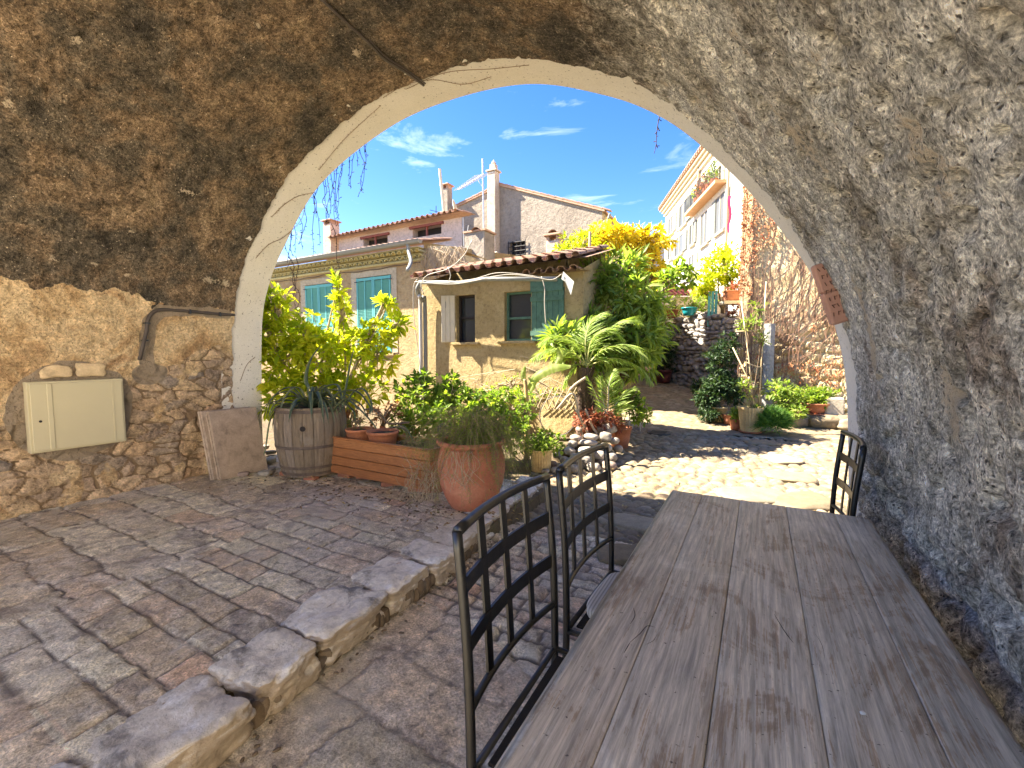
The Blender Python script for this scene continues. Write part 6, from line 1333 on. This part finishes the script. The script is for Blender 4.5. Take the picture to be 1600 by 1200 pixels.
q = gz(1275, 9.75); q.z += .22; pot('bowl_pot', 'wide orange terracotta bowl on a saucer by the right edge of the arch', 'flower pot', q, .30, .24, M['terra'], None, taper=.6, saucer=.9)
plant('small_plant', 'leafy yellow green plant in the wide terracotta bowl', q+Vector((0, 0, .22)), L_mid, [(q+Vector((0, 0, .28)), (.3, .28, .13), 1)], 150, 7, .09, .04)
b = MB(); q = gz(1303, 9.6); b.box((q.x, q.y, .42), (.35, .3, .45), rz=.2, bev=.03); tag(b.build('stone_block', M['outer']), 'pale rounded stone block behind the terracotta bowl', 'stone block')
# manhole cover
q = atd(1029, 676, 1.6*689/124); b = MB(); b.lathe([(.001, .012), (.21, .012), (.22, .01), (.225, -.02)], (q.x, q.y, float(ramp_z(np.array(q.x), np.array(q.y)))+.002), 28)
for k in range(5): b.box((q.x, q.y-.14+.07*k, float(ramp_z(np.array(q.x), np.array(q.y)))+.016), (.30, .022, .008))
tag(b.build('manhole_cover', plain('cast iron', (.05, .045, .04), .6)), 'small round cast iron drain cover in the shaded cobbles', 'drain cover')
plant('weeds', 'tuft of weeds growing beyond the far right table corner', gp(1275, 5.6, 0), L_mid, [cl(1272, 790, 5.5, (.10, .1, .06), 1), cl(1255, 792, 5.5, (.08, .1, .04), .5)], 40, 7, .09, .02, 2, None)

# ================================================================== climbers on the arch, clay plaque
b = MB(); rs = random.Random(31); lf = MB()
def hang(px, py0, py1, wob=8):
    n = max(4, int((py1-py0)/14)); x_ = px; pts = []
    for k in range(n+1):
        y_ = py0+(py1-py0)*k/n; q = ray(x_, y_); tY = (4.31+.2)/(q.y-.151*q.x); pts.append(_C+q*tY); x_ += rs.gauss(0, wob*.35)
    P_s = spline(pts, 4); b.tube(P_s, np.linspace(.0055, .003, len(P_s)), 4)
    for i in range(0, len(P_s), 1):
        if rs.random() < .5: o_ = np.array([rs.gauss(0, 1), rs.gauss(0, .3), rs.gauss(-.3, .5)]); o_ = o_/np.linalg.norm(o_)*(.015+.03*rs.random()); b.tube([P_s[i], P_s[i]+o_], [.003, .0045], 4)
for (px, y0, y1) in ((573, 215, 245), (563, 222, 300), (556, 230, 260), (548, 235, 295), (541, 240, 340), (536, 245, 330), (531, 255, 352), (524, 258, 340), (519, 265, 350), (514, 270, 350), (509, 280, 345), (503, 290, 345), (497, 295, 340), (487, 305, 400), (484, 310, 385), (478, 320, 390), (470, 335, 380), (463, 350, 395), (458, 355, 400), (452, 365, 410), (447, 370, 420), (570, 218, 305), (545, 240, 290), (1033, 188, 240)): hang(px, y0-25, y1)
for (px, y0, y1) in ((450, 400, 500), (462, 400, 480), (518, 350, 490), (455, 420, 470)): hang(px, y0, y1, 10)
tag(b.build('hanging_creeper', plain('dark twig', (.045, .03, .03), .9)), 'bare dark creeper twigs hanging across the sky at the left of the arch', 'creeper')
b = MB()
def on_reveal(px, py, o_=.008):
    k, p = vhit(px, py, oX, oZ); return Vector((oX[k]+tr_[k, 2]*o_, p.y, oZ[k]-tr_[k, 0]*o_))
for pts in ([(400, 400), (420, 378), (445, 365), (470, 342), (478, 318)], [(425, 335), (445, 318), (470, 300), (492, 298)], [(500, 262), (530, 225), (560, 195), (600, 160)], [(600, 150), (640, 128), (680, 122), (730, 128), (770, 118)], [(375, 590), (385, 570), (398, 555)], [(640, 135), (700, 110), (780, 104), (830, 100)]):
    P_s = spline([on_reveal(*q) for q in pts], 8); b.tube(P_s, .0032, 4)
    for i in range(0, len(P_s), 1):
        if rs.random() < .7: o_ = np.array([rs.gauss(0, 1), rs.gauss(0, 1), rs.gauss(0, 1)]); b.tube([P_s[i], P_s[i]+o_/np.linalg.norm(o_)*.02], [.002, .0035], 3)
tag(b.build('wall_creeper', M['twig']), 'thin dry creeper stems crawling over the pale plaster rim of the arch', 'creeper')
# plaque
pc = at(1300, 457, 3.66); pq = thing('clay_plaque', 'reddish clay plaque with scratched lettering hanging at the right edge of the arch', 'plaque', tuple(pc))
R_ = Matrix.Rotation(radians(16), 3, 'Z') @ Matrix.Rotation(radians(-19), 3, 'Y')
m = NT('plaque clay'); c = m.mix(m.noise(12, 5), (.42, .22, .16), (.52, .30, .22)); M['plq'] = m.fin(c, .8, m.bump(m.noise(40, 5), .003), spec=.2)
b = MB(); b.box(tuple(pc+R_ @ Vector((0, 0, .11))), (.135, .06, .20), M=R_, bev=.012); b.box(tuple(pc+R_ @ Vector((.008, .002, -.10))), (.15, .062, .225), M=R_, bev=.012); b.build('tablet', M['plq'], pq)
b = MB()
for r_ in range(7):
    zc = .17-.052*r_
    for k in range(3+r_ % 2):
        xc = -.045+.03*k+.006*(r_ % 3); p = pc+R_ @ Vector((xc, -.033, zc)); b.box(tuple(p), (.004, .004, .026), M=R_ @ Matrix.Rotation(radians((k*53+r_*31) % 50-25), 3, 'Y'))
        if (k+r_) % 2: p = pc+R_ @ Vector((xc+.008, -.033, zc+.008)); b.box(tuple(p), (.016, .004, .004), M=R_)
b.build('lettering', plain('dark glaze', (.10, .05, .035), .8), pq)
